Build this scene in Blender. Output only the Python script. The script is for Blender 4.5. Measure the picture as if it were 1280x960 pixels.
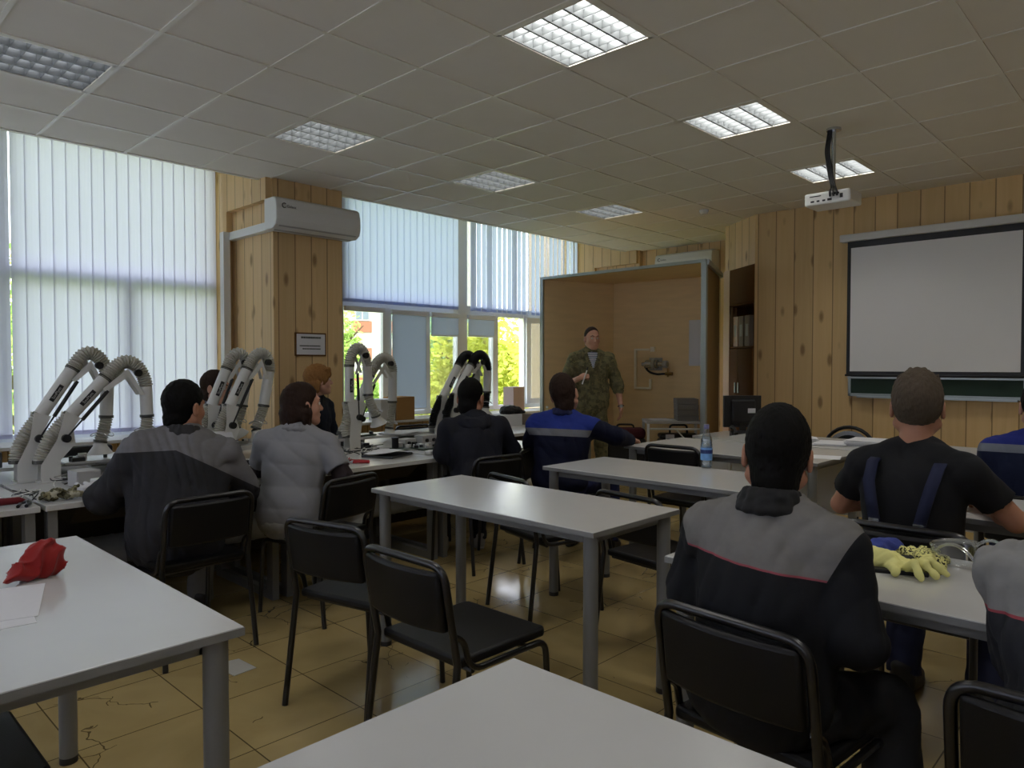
import bpy, math, random
import numpy as np
from mathutils import Vector, Matrix, Euler

for _o in list(bpy.data.objects):
    bpy.data.objects.remove(_o)
SC = bpy.context.scene
COL = SC.collection
random.seed(7)
PI = math.pi

# ---------------------------------------------------------------- camera, world, sun, exposure
CAM = Vector((-3.2471, -2.6658, 1.37))
YAW, PITCH = math.radians(43.7287), math.radians(-1.518)
FPX = 898.31
cam_data = bpy.data.cameras.new('camera')
cam = bpy.data.objects.new('camera', cam_data)
COL.objects.link(cam)
fw = Vector((math.cos(YAW) * math.cos(PITCH), math.sin(YAW) * math.cos(PITCH), math.sin(PITCH)))
rt = Vector((math.sin(YAW), -math.cos(YAW), 0))
up = rt.cross(fw)
cam.matrix_world = Matrix(((rt.x, up.x, -fw.x, CAM.x), (rt.y, up.y, -fw.y, CAM.y), (rt.z, up.z, -fw.z, CAM.z), (0, 0, 0, 1)))
cam_data.sensor_width = 36.0
cam_data.lens = FPX / 1280.0 * 36.0
cam_data.clip_start = 0.05
cam_data.clip_end = 300
SC.camera = cam
SC.view_settings.view_transform = 'Standard'
SC.view_settings.look = 'None'
SC.view_settings.gamma = 1
SC.view_settings.use_curve_mapping = False
SC.view_settings.exposure = 0.22
try:
    SC.cycles.use_denoising = True
    SC.cycles.max_bounces = 10
    SC.cycles.diffuse_bounces = 5
    SC.cycles.transparent_max_bounces = 16
    SC.cycles.sample_clamp_indirect = 6.0
    SC.cycles.caustics_reflective = False
    SC.cycles.caustics_refractive = False
except Exception:
    pass
SKY = 4.8
LAMP_W = 9.0
CEIL = 3.0717

world = bpy.data.worlds.new('sky')
SC.world = world
world.use_nodes = True
wn = world.node_tree.nodes
wl = world.node_tree.links
bg = wn['Background']
tc = wn.new('ShaderNodeTexCoord')
sp = wn.new('ShaderNodeSeparateXYZ')
cr = wn.new('ShaderNodeValToRGB')
cr.color_ramp.elements[0].position = 0.0
cr.color_ramp.elements[0].color = (0.95, 0.96, 1.0, 1)
cr.color_ramp.elements[1].position = 0.6
cr.color_ramp.elements[1].color = (0.70, 0.80, 1.0, 1)
wl.new(tc.outputs['Generated'], sp.inputs[0])
wl.new(sp.outputs['Z'], cr.inputs[0])
wl.new(cr.outputs[0], bg.inputs['Color'])
bg.inputs['Strength'].default_value = SKY
sun_d = bpy.data.lights.new('sun', 'SUN')
sun_d.energy = 6.0
sun_d.angle = math.radians(1.0)
sun_d.color = (1.0, 0.95, 0.82)
sun = bpy.data.objects.new('sun', sun_d)
COL.objects.link(sun)
sun.rotation_euler = Vector((-0.25, 0.75, -0.8)).to_track_quat('-Z', 'Y').to_euler()

# ---------------------------------------------------------------- helpers
def lin(c):
    if isinstance(c, str):
        c = c.lstrip('#')
        c = [int(c[i:i + 2], 16) / 255 for i in (0, 2, 4)]
        return tuple(x / 12.92 if x <= 0.04045 else ((x + 0.055) / 1.055) ** 2.4 for x in c)
    return tuple(c[:3])


def node(nt, kind, **kw):
    n = nt.nodes.new(kind)
    for k, v in kw.items():
        setattr(n, k, v)
    return n


def math_node(nt, op, a, b=None, c=None):
    n = nt.nodes.new('ShaderNodeMath')
    n.operation = op
    for i, v in enumerate((a, b, c)):
        if v is None:
            continue
        if isinstance(v, (int, float)):
            n.inputs[i].default_value = v
        else:
            nt.links.new(v, n.inputs[i])
    return n.outputs[0]


def mix_color(nt, fac, a, b, mode='MIX'):
    n = nt.nodes.new('ShaderNodeMix')
    n.data_type = 'RGBA'
    n.blend_type = mode
    for sock, v in ((n.inputs[0], fac), (n.inputs[6], a), (n.inputs[7], b)):
        if isinstance(v, (int, float)):
            sock.default_value = v
        elif isinstance(v, tuple):
            sock.default_value = (v[0], v[1], v[2], 1)
        else:
            nt.links.new(v, sock)
    return n.outputs[2]


def base_mat(name):
    m = bpy.data.materials.new(name)
    m.use_nodes = True
    nt = m.node_tree
    return m, nt, nt.nodes['Principled BSDF']


def mat(name, color, rough=0.6, metal=0.0, spec=0.4, var=0.06, scale=40.0, bump=0.0, bscale=200.0, stretch=(1, 1, 1), sheen=0.0):
    m, nt, b = base_mat(name)
    col = lin(color)
    t = node(nt, 'ShaderNodeTexCoord')
    mp = node(nt, 'ShaderNodeMapping')
    mp.inputs['Scale'].default_value = stretch
    nt.links.new(t.outputs['Object'], mp.inputs[0])
    n = node(nt, 'ShaderNodeTexNoise')
    n.inputs['Scale'].default_value = scale
    n.inputs['Detail'].default_value = 3
    nt.links.new(mp.outputs[0], n.inputs['Vector'])
    lo = tuple(max(0, x * (1 - var)) for x in col)
    hi = tuple(min(1, x * (1 + var)) for x in col)
    out = mix_color(nt, n.outputs['Fac'], lo, hi)
    nt.links.new(out, b.inputs['Base Color'])
    b.inputs['Roughness'].default_value = rough
    b.inputs['Metallic'].default_value = metal
    b.inputs['Specular IOR Level'].default_value = spec
    if sheen:
        b.inputs['Sheen Weight'].default_value = sheen
    if bump:
        bn = node(nt, 'ShaderNodeTexNoise')
        bn.inputs['Scale'].default_value = bscale
        bn.inputs['Detail'].default_value = 4
        nt.links.new(mp.outputs[0], bn.inputs['Vector'])
        bp = node(nt, 'ShaderNodeBump')
        bp.inputs['Strength'].default_value = bump
        bp.inputs['Distance'].default_value = 0.004
        nt.links.new(bn.outputs['Fac'], bp.inputs['Height'])
        nt.links.new(bp.outputs[0], b.inputs['Normal'])
    return m


def clear_mat(name, tint=(1, 1, 1), gloss=0.12, rough=0.03):
    m = bpy.data.materials.new(name)
    m.use_nodes = True
    nt = m.node_tree
    nt.nodes.clear()
    o = node(nt, 'ShaderNodeOutputMaterial')
    tr = node(nt, 'ShaderNodeBsdfTransparent')
    tr.inputs[0].default_value = (*tint, 1)
    gl = node(nt, 'ShaderNodeBsdfGlossy')
    gl.inputs['Roughness'].default_value = rough
    fr = node(nt, 'ShaderNodeLayerWeight')
    fr.inputs[0].default_value = 0.35
    f = math_node(nt, 'MULTIPLY_ADD', fr.outputs['Fresnel'], 0.6, gloss * 0.4)
    mx = node(nt, 'ShaderNodeMixShader')
    nt.links.new(f, mx.inputs[0])
    nt.links.new(tr.outputs[0], mx.inputs[1])
    nt.links.new(gl.outputs[0], mx.inputs[2])
    nt.links.new(mx.outputs[0], o.inputs[0])
    return m


def blind_mat(name, color, trans=0.5, tcolor=None):
    m = bpy.data.materials.new(name)
    m.use_nodes = True
    nt = m.node_tree
    nt.nodes.clear()
    o = node(nt, 'ShaderNodeOutputMaterial')
    t = node(nt, 'ShaderNodeTexCoord')
    n = node(nt, 'ShaderNodeTexNoise')
    n.inputs['Scale'].default_value = 180
    nt.links.new(t.outputs['Object'], n.inputs['Vector'])
    c = lin(color)
    d = node(nt, 'ShaderNodeBsdfDiffuse')
    out = mix_color(nt, n.outputs['Fac'], tuple(x * .95 for x in c), c)
    nt.links.new(out, d.inputs[0])
    tr = node(nt, 'ShaderNodeBsdfTranslucent')
    tr.inputs[0].default_value = (*(lin(tcolor) if tcolor else c), 1)
    mx = node(nt, 'ShaderNodeMixShader')
    mx.inputs[0].default_value = trans
    nt.links.new(d.outputs[0], mx.inputs[1])
    nt.links.new(tr.outputs[0], mx.inputs[2])
    nt.links.new(mx.outputs[0], o.inputs[0])
    return m


def leaf_mat(name, colors, scale=3.0):
    m = bpy.data.materials.new(name)
    m.use_nodes = True
    nt = m.node_tree
    nt.nodes.clear()
    o = node(nt, 'ShaderNodeOutputMaterial')
    t = node(nt, 'ShaderNodeTexCoord')
    n = node(nt, 'ShaderNodeTexNoise')
    n.inputs['Scale'].default_value = scale
    n.inputs['Detail'].default_value = 6
    nt.links.new(t.outputs['Object'], n.inputs['Vector'])
    r = node(nt, 'ShaderNodeValToRGB')
    r.color_ramp.elements[0].position, r.color_ramp.elements[1].position = 0.35, 0.65
    r.color_ramp.elements[0].color = (*lin(colors[0]), 1)
    r.color_ramp.elements[1].color = (*lin(colors[1]), 1)
    nt.links.new(n.outputs['Fac'], r.inputs[0])
    d = node(nt, 'ShaderNodeBsdfDiffuse')
    tr = node(nt, 'ShaderNodeBsdfTranslucent')
    mx = node(nt, 'ShaderNodeMixShader')
    mx.inputs[0].default_value = 0.45
    nt.links.new(r.outputs[0], d.inputs[0])
    nt.links.new(r.outputs[0], tr.inputs[0])
    nt.links.new(d.outputs[0], mx.inputs[1])
    nt.links.new(tr.outputs[0], mx.inputs[2])
    nt.links.new(mx.outputs[0], o.inputs[0])
    return m


def pine_mat(name, pitch=0.22, base='#c9a468', dark='#b08a4e', offset=0.0):
    """knotty pine cladding: planks along local x, grain along z"""
    m, nt, b = base_mat(name)
    t = node(nt, 'ShaderNodeTexCoord')
    s = node(nt, 'ShaderNodeSeparateXYZ')
    nt.links.new(t.outputs['Object'], s.inputs[0])
    h = math_node(nt, 'ADD', s.outputs['X'], s.outputs['Y'])
    h = math_node(nt, 'ADD', h, 100.0 + offset)
    hp = math_node(nt, 'DIVIDE', h, pitch)
    idx = math_node(nt, 'FLOOR', hp)
    fr = math_node(nt, 'FRACT', hp)
    cmb = node(nt, 'ShaderNodeCombineXYZ')
    nt.links.new(math_node(nt, 'MULTIPLY', h, 14.0), cmb.inputs[0])
    nt.links.new(math_node(nt, 'MULTIPLY', idx, 7.31), cmb.inputs[1])
    nt.links.new(math_node(nt, 'MULTIPLY', s.outputs['Z'], 0.8), cmb.inputs[2])
    g = node(nt, 'ShaderNodeTexNoise')
    g.inputs['Scale'].default_value = 1.6
    g.inputs['Detail'].default_value = 5
    g.inputs['Distortion'].default_value = 0.8
    nt.links.new(cmb.outputs[0], g.inputs['Vector'])
    col = mix_color(nt, g.outputs['Fac'], lin(dark), lin(base))
    # plank tone
    wn_ = node(nt, 'ShaderNodeTexWhiteNoise')
    wn_.noise_dimensions = '1D'
    nt.links.new(idx, wn_.inputs['W'])
    tone = math_node(nt, 'MULTIPLY_ADD', wn_.outputs['Value'], 0.22, 0.86)
    rgb = node(nt, 'ShaderNodeCombineColor')
    for i in range(3):
        nt.links.new(tone, rgb.inputs[i])
    col = mix_color(nt, 1.0, col, rgb.outputs[0], 'MULTIPLY')
    # knots
    ck = node(nt, 'ShaderNodeCombineXYZ')
    nt.links.new(math_node(nt, 'MULTIPLY', h, 6.5), ck.inputs[0])
    nt.links.new(math_node(nt, 'MULTIPLY', idx, 3.7), ck.inputs[1])
    nt.links.new(math_node(nt, 'MULTIPLY', s.outputs['Z'], 2.6), ck.inputs[2])
    v = node(nt, 'ShaderNodeTexVoronoi')
    v.inputs['Scale'].default_value = 1.0
    nt.links.new(ck.outputs[0], v.inputs['Vector'])
    k = node(nt, 'ShaderNodeMapRange')
    k.inputs['From Min'].default_value = 0.10
    k.inputs['From Max'].default_value = 0.22
    k.inputs['To Min'].default_value = 1.0
    k.inputs['To Max'].default_value = 0.0
    nt.links.new(v.outputs['Distance'], k.inputs['Value'])
    col = mix_color(nt, math_node(nt, 'MULTIPLY', k.outputs[0], 0.65), col, lin('#6b4620'))
    # groove between planks
    e = math_node(nt, 'ABSOLUTE', math_node(nt, 'SUBTRACT', fr, 0.5))
    gr = math_node(nt, 'GREATER_THAN', e, 0.5 - 0.005 / pitch)
    col = mix_color(nt, math_node(nt, 'MULTIPLY', gr, 0.62), col, lin('#4a3216'))
    nt.links.new(col, b.inputs['Base Color'])
    b.inputs['Roughness'].default_value = 0.5
    b.inputs['Specular IOR Level'].default_value = 0.3
    bp = node(nt, 'ShaderNodeBump')
    bp.inputs['Strength'].default_value = 0.5
    bp.inputs['Distance'].default_value = 0.003
    nt.links.new(math_node(nt, 'SUBTRACT', 1.0, gr), bp.inputs['Height'])
    nt.links.new(bp.outputs[0], b.inputs['Normal'])
    return m


def floor_mat(name):
    m, nt, b = base_mat(name)
    T = 0.444
    t = node(nt, 'ShaderNodeTexCoord')
    s = node(nt, 'ShaderNodeSeparateXYZ')
    nt.links.new(t.outputs['Object'], s.inputs[0])
    fx = math_node(nt, 'DIVIDE', math_node(nt, 'ADD', s.outputs['X'], 2.5 + 200 * T), T)
    fy = math_node(nt, 'DIVIDE', math_node(nt, 'ADD', s.outputs['Y'], -0.185 + 200 * T), T)
    ix, iy = math_node(nt, 'FLOOR', fx), math_node(nt, 'FLOOR', fy)
    ex = math_node(nt, 'ABSOLUTE', math_node(nt, 'SUBTRACT', math_node(nt, 'FRACT', fx), 0.5))
    ey = math_node(nt, 'ABSOLUTE', math_node(nt, 'SUBTRACT', math_node(nt, 'FRACT', fy), 0.5))
    em = math_node(nt, 'MAXIMUM', ex, ey)
    line = math_node(nt, 'GREATER_THAN', em, 0.5 - 0.0025 / T)
    n = node(nt, 'ShaderNodeTexNoise')
    n.inputs['Scale'].default_value = 2.2
    n.inputs['Detail'].default_value = 6
    n.inputs['Distortion'].default_value = 1.5
    nt.links.new(t.outputs['Object'], n.inputs['Vector'])
    col = mix_color(nt, n.outputs['Fac'], lin('#958054'), lin('#bba674'))
    cid = node(nt, 'ShaderNodeCombineXYZ')
    nt.links.new(ix, cid.inputs[0])
    nt.links.new(iy, cid.inputs[1])
    wn_ = node(nt, 'ShaderNodeTexWhiteNoise')
    wn_.noise_dimensions = '2D'
    nt.links.new(cid.outputs[0], wn_.inputs['Vector'])
    tone = math_node(nt, 'MULTIPLY_ADD', wn_.outputs['Value'], 0.16, 0.88)
    rgb = node(nt, 'ShaderNodeCombineColor')
    for i in range(3):
        nt.links.new(tone, rgb.inputs[i])
    col = mix_color(nt, 1.0, col, rgb.outputs[0], 'MULTIPLY')
    # cracks on some tiles
    v = node(nt, 'ShaderNodeTexVoronoi')
    v.feature = 'DISTANCE_TO_EDGE'
    v.inputs['Scale'].default_value = 4.5
    wrp = node(nt, 'ShaderNodeTexNoise')
    wrp.inputs['Scale'].default_value = 9
    nt.links.new(t.outputs['Object'], wrp.inputs['Vector'])
    vv = node(nt, 'ShaderNodeVectorMath')
    vv.operation = 'MULTIPLY_ADD'
    nt.links.new(wrp.outputs['Color'], vv.inputs[0])
    vv.inputs[1].default_value = (0.12, 0.12, 0)
    nt.links.new(t.outputs['Object'], vv.inputs[2])
    nt.links.new(vv.outputs[0], v.inputs['Vector'])
    crack = math_node(nt, 'LESS_THAN', v.outputs['Distance'], 0.008)
    mk = node(nt, 'ShaderNodeTexNoise')
    mk.inputs['Scale'].default_value = 1.9
    nt.links.new(t.outputs['Object'], mk.inputs['Vector'])
    crack = math_node(nt, 'MULTIPLY', crack, math_node(nt, 'GREATER_THAN', mk.outputs['Fac'], 0.58))
    dk = math_node(nt, 'MAXIMUM', math_node(nt, 'MULTIPLY', line, 0.8), math_node(nt, 'MULTIPLY', crack, 0.75))
    col = mix_color(nt, dk, col, lin('#2c2312'))
    nt.links.new(col, b.inputs['Base Color'])
    r = node(nt, 'ShaderNodeMapRange')
    r.inputs['To Min'].default_value = 0.06
    r.inputs['To Max'].default_value = 0.20
    nt.links.new(n.outputs['Fac'], r.inputs['Value'])
    nt.links.new(r.outputs[0], b.inputs['Roughness'])
    b.inputs['Specular IOR Level'].default_value = 0.45
    bp = node(nt, 'ShaderNodeBump')
    bp.inputs['Strength'].default_value = 0.4
    bp.inputs['Distance'].default_value = 0.002
    nt.links.new(math_node(nt, 'SUBTRACT', 1.0, dk), bp.inputs['Height'])
    nt.links.new(bp.outputs[0], b.inputs['Normal'])
    return m


def band_mat(name, bands, low, xlim=None, xcolor=None, slope=0.0, yslope=0.0, rough=0.85, xmin_color=None, xmin=None, camo=None, xpos=0.0):
    """cloth sewn from panels: bands = [(z, colour)] from low to high, in the garment's own coordinates"""
    m, nt, b = base_mat(name)
    t = node(nt, 'ShaderNodeTexCoord')
    s = node(nt, 'ShaderNodeSeparateXYZ')
    nt.links.new(t.outputs['Object'], s.inputs[0])
    z = s.outputs['Z']
    if slope:
        z = math_node(nt, 'MULTIPLY_ADD', s.outputs['X'], slope, z)
    if yslope:
        z = math_node(nt, 'MULTIPLY_ADD', s.outputs['Y'], yslope, z)
    if xpos:
        z = math_node(nt, 'MULTIPLY_ADD', math_node(nt, 'MAXIMUM', s.outputs['X'], 0.0), xpos, z)
    col = lin(low)
    for zz, c in bands:
        col = mix_color(nt, math_node(nt, 'GREATER_THAN', z, zz), col, lin(c))
    if xlim:
        a = math_node(nt, 'ABSOLUTE', s.outputs['X'])
        a = math_node(nt, 'MULTIPLY_ADD', math_node(nt, 'SUBTRACT', s.outputs['Z'], 0.9), -0.5, a)
        col = mix_color(nt, math_node(nt, 'GREATER_THAN', a, xlim), col, lin(xcolor))
    if xmin is not None:
        col = mix_color(nt, math_node(nt, 'GREATER_THAN', s.outputs['X'], xmin), col, lin(xmin_color))
    n = node(nt, 'ShaderNodeTexNoise')
    n.inputs['Scale'].default_value = 30
    n.inputs['Detail'].default_value = 4
    nt.links.new(t.outputs['Object'], n.inputs['Vector'])
    f = math_node(nt, 'MULTIPLY_ADD', n.outputs['Fac'], 0.3, 0.85)
    rgb = node(nt, 'ShaderNodeCombineColor')
    for i in range(3):
        nt.links.new(f, rgb.inputs[i])
    col = mix_color(nt, 1.0, col, rgb.outputs[0], 'MULTIPLY')
    nt.links.new(col, b.inputs['Base Color'])
    b.inputs['Roughness'].default_value = rough
    b.inputs['Specular IOR Level'].default_value = 0.2
    w = node(nt, 'ShaderNodeTexNoise')
    w.inputs['Scale'].default_value = 420
    nt.links.new(t.outputs['Object'], w.inputs['Vector'])
    bp = node(nt, 'ShaderNodeBump')
    bp.inputs['Strength'].default_value = 0.12
    bp.inputs['Distance'].default_value = 0.002
    nt.links.new(w.outputs['Fac'], bp.inputs['Height'])
    nt.links.new(bp.outputs[0], b.inputs['Normal'])
    return m


def patch_mat(name, colors, scale=18.0, rough=0.85, stripes=None):
    """camouflage patches, or horizontal stripes when stripes = pitch"""
    m, nt, b = base_mat(name)
    t = node(nt, 'ShaderNodeTexCoord')
    if stripes:
        s = node(nt, 'ShaderNodeSeparateXYZ')
        nt.links.new(t.outputs['Object'], s.inputs[0])
        f = math_node(nt, 'FRACT', math_node(nt, 'DIVIDE', s.outputs['Z'], stripes))
        col = mix_color(nt, math_node(nt, 'GREATER_THAN', f, 0.55), lin(colors[0]), lin(colors[1]))
    else:
        col = lin(colors[0])
        for i, c in enumerate(colors[1:]):
            n = node(nt, 'ShaderNodeTexNoise')
            n.inputs['Scale'].default_value = scale * (1 + 0.3 * i)
            n.inputs['Detail'].default_value = 5
            mp = node(nt, 'ShaderNodeMapping')
            mp.inputs['Location'].default_value = (3.1 * i, 1.7 * i, 5.3 * i)
            nt.links.new(t.outputs['Object'], mp.inputs[0])
            nt.links.new(mp.outputs[0], n.inputs['Vector'])
            col = mix_color(nt, math_node(nt, 'GREATER_THAN', n.outputs['Fac'], 0.54), col, lin(c))
    if isinstance(col, tuple):
        b.inputs['Base Color'].default_value = (*col, 1)
    else:
        nt.links.new(col, b.inputs['Base Color'])
    b.inputs['Roughness'].default_value = rough
    b.inputs['Specular IOR Level'].default_value = 0.2
    return m


# ---------------------------------------------------------------- mesh builder
class MB:
    def __init__(self):
        self.v, self.f, self.mi = [], [], []
        self.cur = 0

    def add(self, vs, fs):
        o = len(self.v)
        self.v += [tuple(map(float, p)) for p in vs]
        self.f += [[i + o for i in f] for f in fs]
        self.mi += [self.cur] * len(fs)
        return self

    def box(self, c, s, rz=0.0, R=None):
        hx, hy, hz = s[0] / 2, s[1] / 2, s[2] / 2
        vs = [Vector((x, y, z)) for z in (-hz, hz) for y in (-hy, hy) for x in (-hx, hx)]
        M = R if R is not None else (Matrix.Rotation(rz, 3, 'Z') if rz else None)
        c = Vector(c)
        vs = [(M @ p if M else p) + c for p in vs]
        return self.add(vs, [[0, 2, 3, 1], [4, 5, 7, 6], [0, 1, 5, 4], [2, 6, 7, 3], [0, 4, 6, 2], [1, 3, 7, 5]])

    def b2(self, lo, hi):
        return self.box([(a + b) / 2 for a, b in zip(lo, hi)], [abs(b - a) for a, b in zip(lo, hi)])

    def frustum(self, c, s0, s1, h):
        vs = []
        for (sx, sy), z in ((s0, 0), (s1, h)):
            for x, y in ((-1, -1), (1, -1), (1, 1), (-1, 1)):
                vs.append((c[0] + x * sx / 2, c[1] + y * sy / 2, c[2] + z))
        return self.add(vs, [[3, 2, 1, 0], [4, 5, 6, 7], [0, 1, 5, 4], [1, 2, 6, 5], [2, 3, 7, 6], [3, 0, 4, 7]])

    def prism(self, poly, z0, z1):
        n = len(poly)
        vs = [(x, y, z0) for x, y in poly] + [(x, y, z1) for x, y in poly]
        fs = [list(range(n))[::-1], list(range(n, 2 * n))]
        fs += [[i, (i + 1) % n, n + (i + 1) % n, n + i] for i in range(n)]
        return self.add(vs, fs)

    def extrude(self, poly3, d):
        n = len(poly3)
        d = Vector(d)
        vs = [Vector(p) for p in poly3] + [Vector(p) + d for p in poly3]
        fs = [list(range(n))[::-1], list(range(n, 2 * n))]
        fs += [[i, (i + 1) % n, n + (i + 1) % n, n + i] for i in range(n)]
        return self.add(vs, fs)

    def tube(self, pts, r, seg=10, closed=False, caps=True, squash=None):
        pts = [Vector(p) for p in pts]
        n = len(pts)
        rs = r if isinstance(r, (list, tuple)) else [r] * n
        tang = []
        for i in range(n):
            a = pts[(i - 1) % n] if (closed or i > 0) else pts[i]
            b = pts[(i + 1) % n] if (closed or i < n - 1) else pts[i]
            t = (b - a)
            tang.append(t.normalized() if t.length > 1e-9 else Vector((0, 0, 1)))
        ref = Vector((0, 0, 1)) if abs(tang[0].z) < 0.9 else Vector((1, 0, 0))
        u = tang[0].cross(ref).normalized()
        vs, fs = [], []
        for i in range(n):
            u = (u - tang[i] * u.dot(tang[i]))
            u = u.normalized() if u.length > 1e-6 else tang[i].orthogonal().normalized()
            w = tang[i].cross(u)
            for k in range(seg):
                a = 2 * PI * k / seg
                vs.append(pts[i] + (u * math.cos(a) + w * math.sin(a)) * rs[i])
        m = n if closed else n - 1
        for i in range(m):
            j = (i + 1) % n
            for k in range(seg):
                k2 = (k + 1) % seg
                fs.append([i * seg + k, i * seg + k2, j * seg + k2, j * seg + k])
        if caps and not closed:
            fs.append(list(range(seg))[::-1])
            fs.append([(n - 1) * seg + k for k in range(seg)])
        return self.add(vs, fs)

    def cyl(self, p0, p1, r0, r1=None, seg=16):
        return self.tube([p0, p1], [r0, r0 if r1 is None else r1], seg)

    def lathe(self, prof, seg=20, c=(0, 0, 0)):
        vs, fs = [], []
        for r, z in prof:
            for k in range(seg):
                a = 2 * PI * k / seg
                vs.append((c[0] + r * math.cos(a), c[1] + r * math.sin(a), c[2] + z))
        for i in range(len(prof) - 1):
            for k in range(seg):
                k2 = (k + 1) % seg
                fs.append([i * seg + k, i * seg + k2, (i + 1) * seg + k2, (i + 1) * seg + k])
        fs.append(list(range(seg))[::-1])
        fs.append([(len(prof) - 1) * seg + k for k in range(seg)])
        return self.add(vs, fs)

    def ball(self, c, r, seg=14, rings=8):
        rr = (r, r, r) if isinstance(r, (int, float)) else r
        vs, fs = [], []
        for i in range(rings + 1):
            th = PI * i / rings
            th = min(max(th, 0.02), PI - 0.02)
            for k in range(seg):
                a = 2 * PI * k / seg
                vs.append((c[0] + rr[0] * math.sin(th) * math.cos(a), c[1] + rr[1] * math.sin(th) * math.sin(a), c[2] - rr[2] * math.cos(th)))
        for i in range(rings):
            for k in range(seg):
                k2 = (k + 1) % seg
                fs.append([i * seg + k, i * seg + k2, (i + 1) * seg + k2, (i + 1) * seg + k])
        fs.append(list(range(seg))[::-1])
        fs.append([rings * seg + k for k in range(seg)])
        return self.add(vs, fs)

    def sheet(self, fn, nu, nv, thick=0.0):
        vs = [fn(i / nu, j / nv) for j in range(nv + 1) for i in range(nu + 1)]
        fs = [[j * (nu + 1) + i, j * (nu + 1) + i + 1, (j + 1) * (nu + 1) + i + 1, (j + 1) * (nu + 1) + i] for j in range(nv) for i in range(nu)]
        return self.add(vs, fs)


def fillet(pts, r, n=5):
    pts = [Vector(p) for p in pts]
    out = [pts[0]]
    for i in range(1, len(pts) - 1):
        p, a, b = pts[i], pts[i - 1], pts[i + 1]
        da, db = (a - p), (b - p)
        rr = min(r, da.length * 0.49, db.length * 0.49)
        s, e = p + da.normalized() * rr, p + db.normalized() * rr
        for k in range(n + 1):
            t = k / n
            out.append(s * (1 - t) ** 2 + p * 2 * t * (1 - t) + e * t ** 2)
    out.append(pts[-1])
    return out


def obj(name, mb, material, parent=None, smooth=False, bevel=0.0, solid=0.0, loc=None, rz=0.0):
    me = bpy.data.meshes.new(name)
    me.from_pydata(mb.v, [], mb.f)
    mats = material if isinstance(material, (list, tuple)) else [material]
    for m in mats:
        me.materials.append(m)
    if len(mats) > 1:
        me.polygons.foreach_set('material_index', mb.mi)
    if smooth:
        me.polygons.foreach_set('use_smooth', [True] * len(me.polygons))
        try:
            me.set_sharp_from_angle(angle=math.radians(42))
        except Exception:
            pass
    me.update()
    o = bpy.data.objects.new(name, me)
    COL.objects.link(o)
    if parent is not None:
        o.parent = parent
    if loc is not None:
        o.location = loc
    if rz:
        o.rotation_euler = (0, 0, rz)
    if solid:
        md = o.modifiers.new('solid', 'SOLIDIFY')
        md.thickness = solid
        md.offset = 0
    if bevel:
        md = o.modifiers.new('bevel', 'BEVEL')
        md.width = bevel
        md.segments = 2
        md.limit_method = 'ANGLE'
        md.angle_limit = math.radians(40)
    return o


def tag(o, label, cat, group=None, kind=None):
    o['label'] = label
    o['category'] = cat
    if group:
        o['group'] = group
    if kind:
        o['kind'] = kind
    return o


def thing(name, label, cat, loc=(0, 0, 0), rz=0.0, group=None):
    o = bpy.data.objects.new(name, None)
    o.empty_display_size = 0.1
    COL.objects.link(o)
    o.location = loc
    o.rotation_euler = (0, 0, rz)
    return tag(o, label, cat, group)


def struct(name, mb, material, **kw):
    o = obj(name, mb, material, **kw)
    if kw.get('parent') is None:
        o['kind'] = 'structure'
    return o


def dup(root, loc, rz, label, group=None):
    r = root.copy()
    COL.objects.link(r)
    r.location = loc
    r.rotation_euler = (0, 0, rz)
    r['label'] = label
    if group:
        r['group'] = group
    for ch in list(root.children):
        c = ch.copy()
        COL.objects.link(c)
        c.parent = r
        for g in list(ch.children):
            d = g.copy()
            COL.objects.link(d)
            d.parent = c
    return r


def lettering(name, text, size, material, parent, M, depth=0.0006):
    cu = bpy.data.curves.new(name, 'FONT')
    cu.body = text
    cu.size = size
    cu.align_x = 'CENTER'
    cu.align_y = 'CENTER'
    cu.extrude = depth
    tmp = bpy.data.objects.new(name, cu)
    COL.objects.link(tmp)
    bpy.context.view_layer.update()
    me = bpy.data.meshes.new_from_object(tmp.evaluated_get(bpy.context.evaluated_depsgraph_get()))
    bpy.data.objects.remove(tmp)
    me.materials.clear()
    me.materials.append(material)
    o = bpy.data.objects.new(name, me)
    COL.objects.link(o)
    if parent is not None:
        o.parent = parent
    me.transform(M)
    return o


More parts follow.
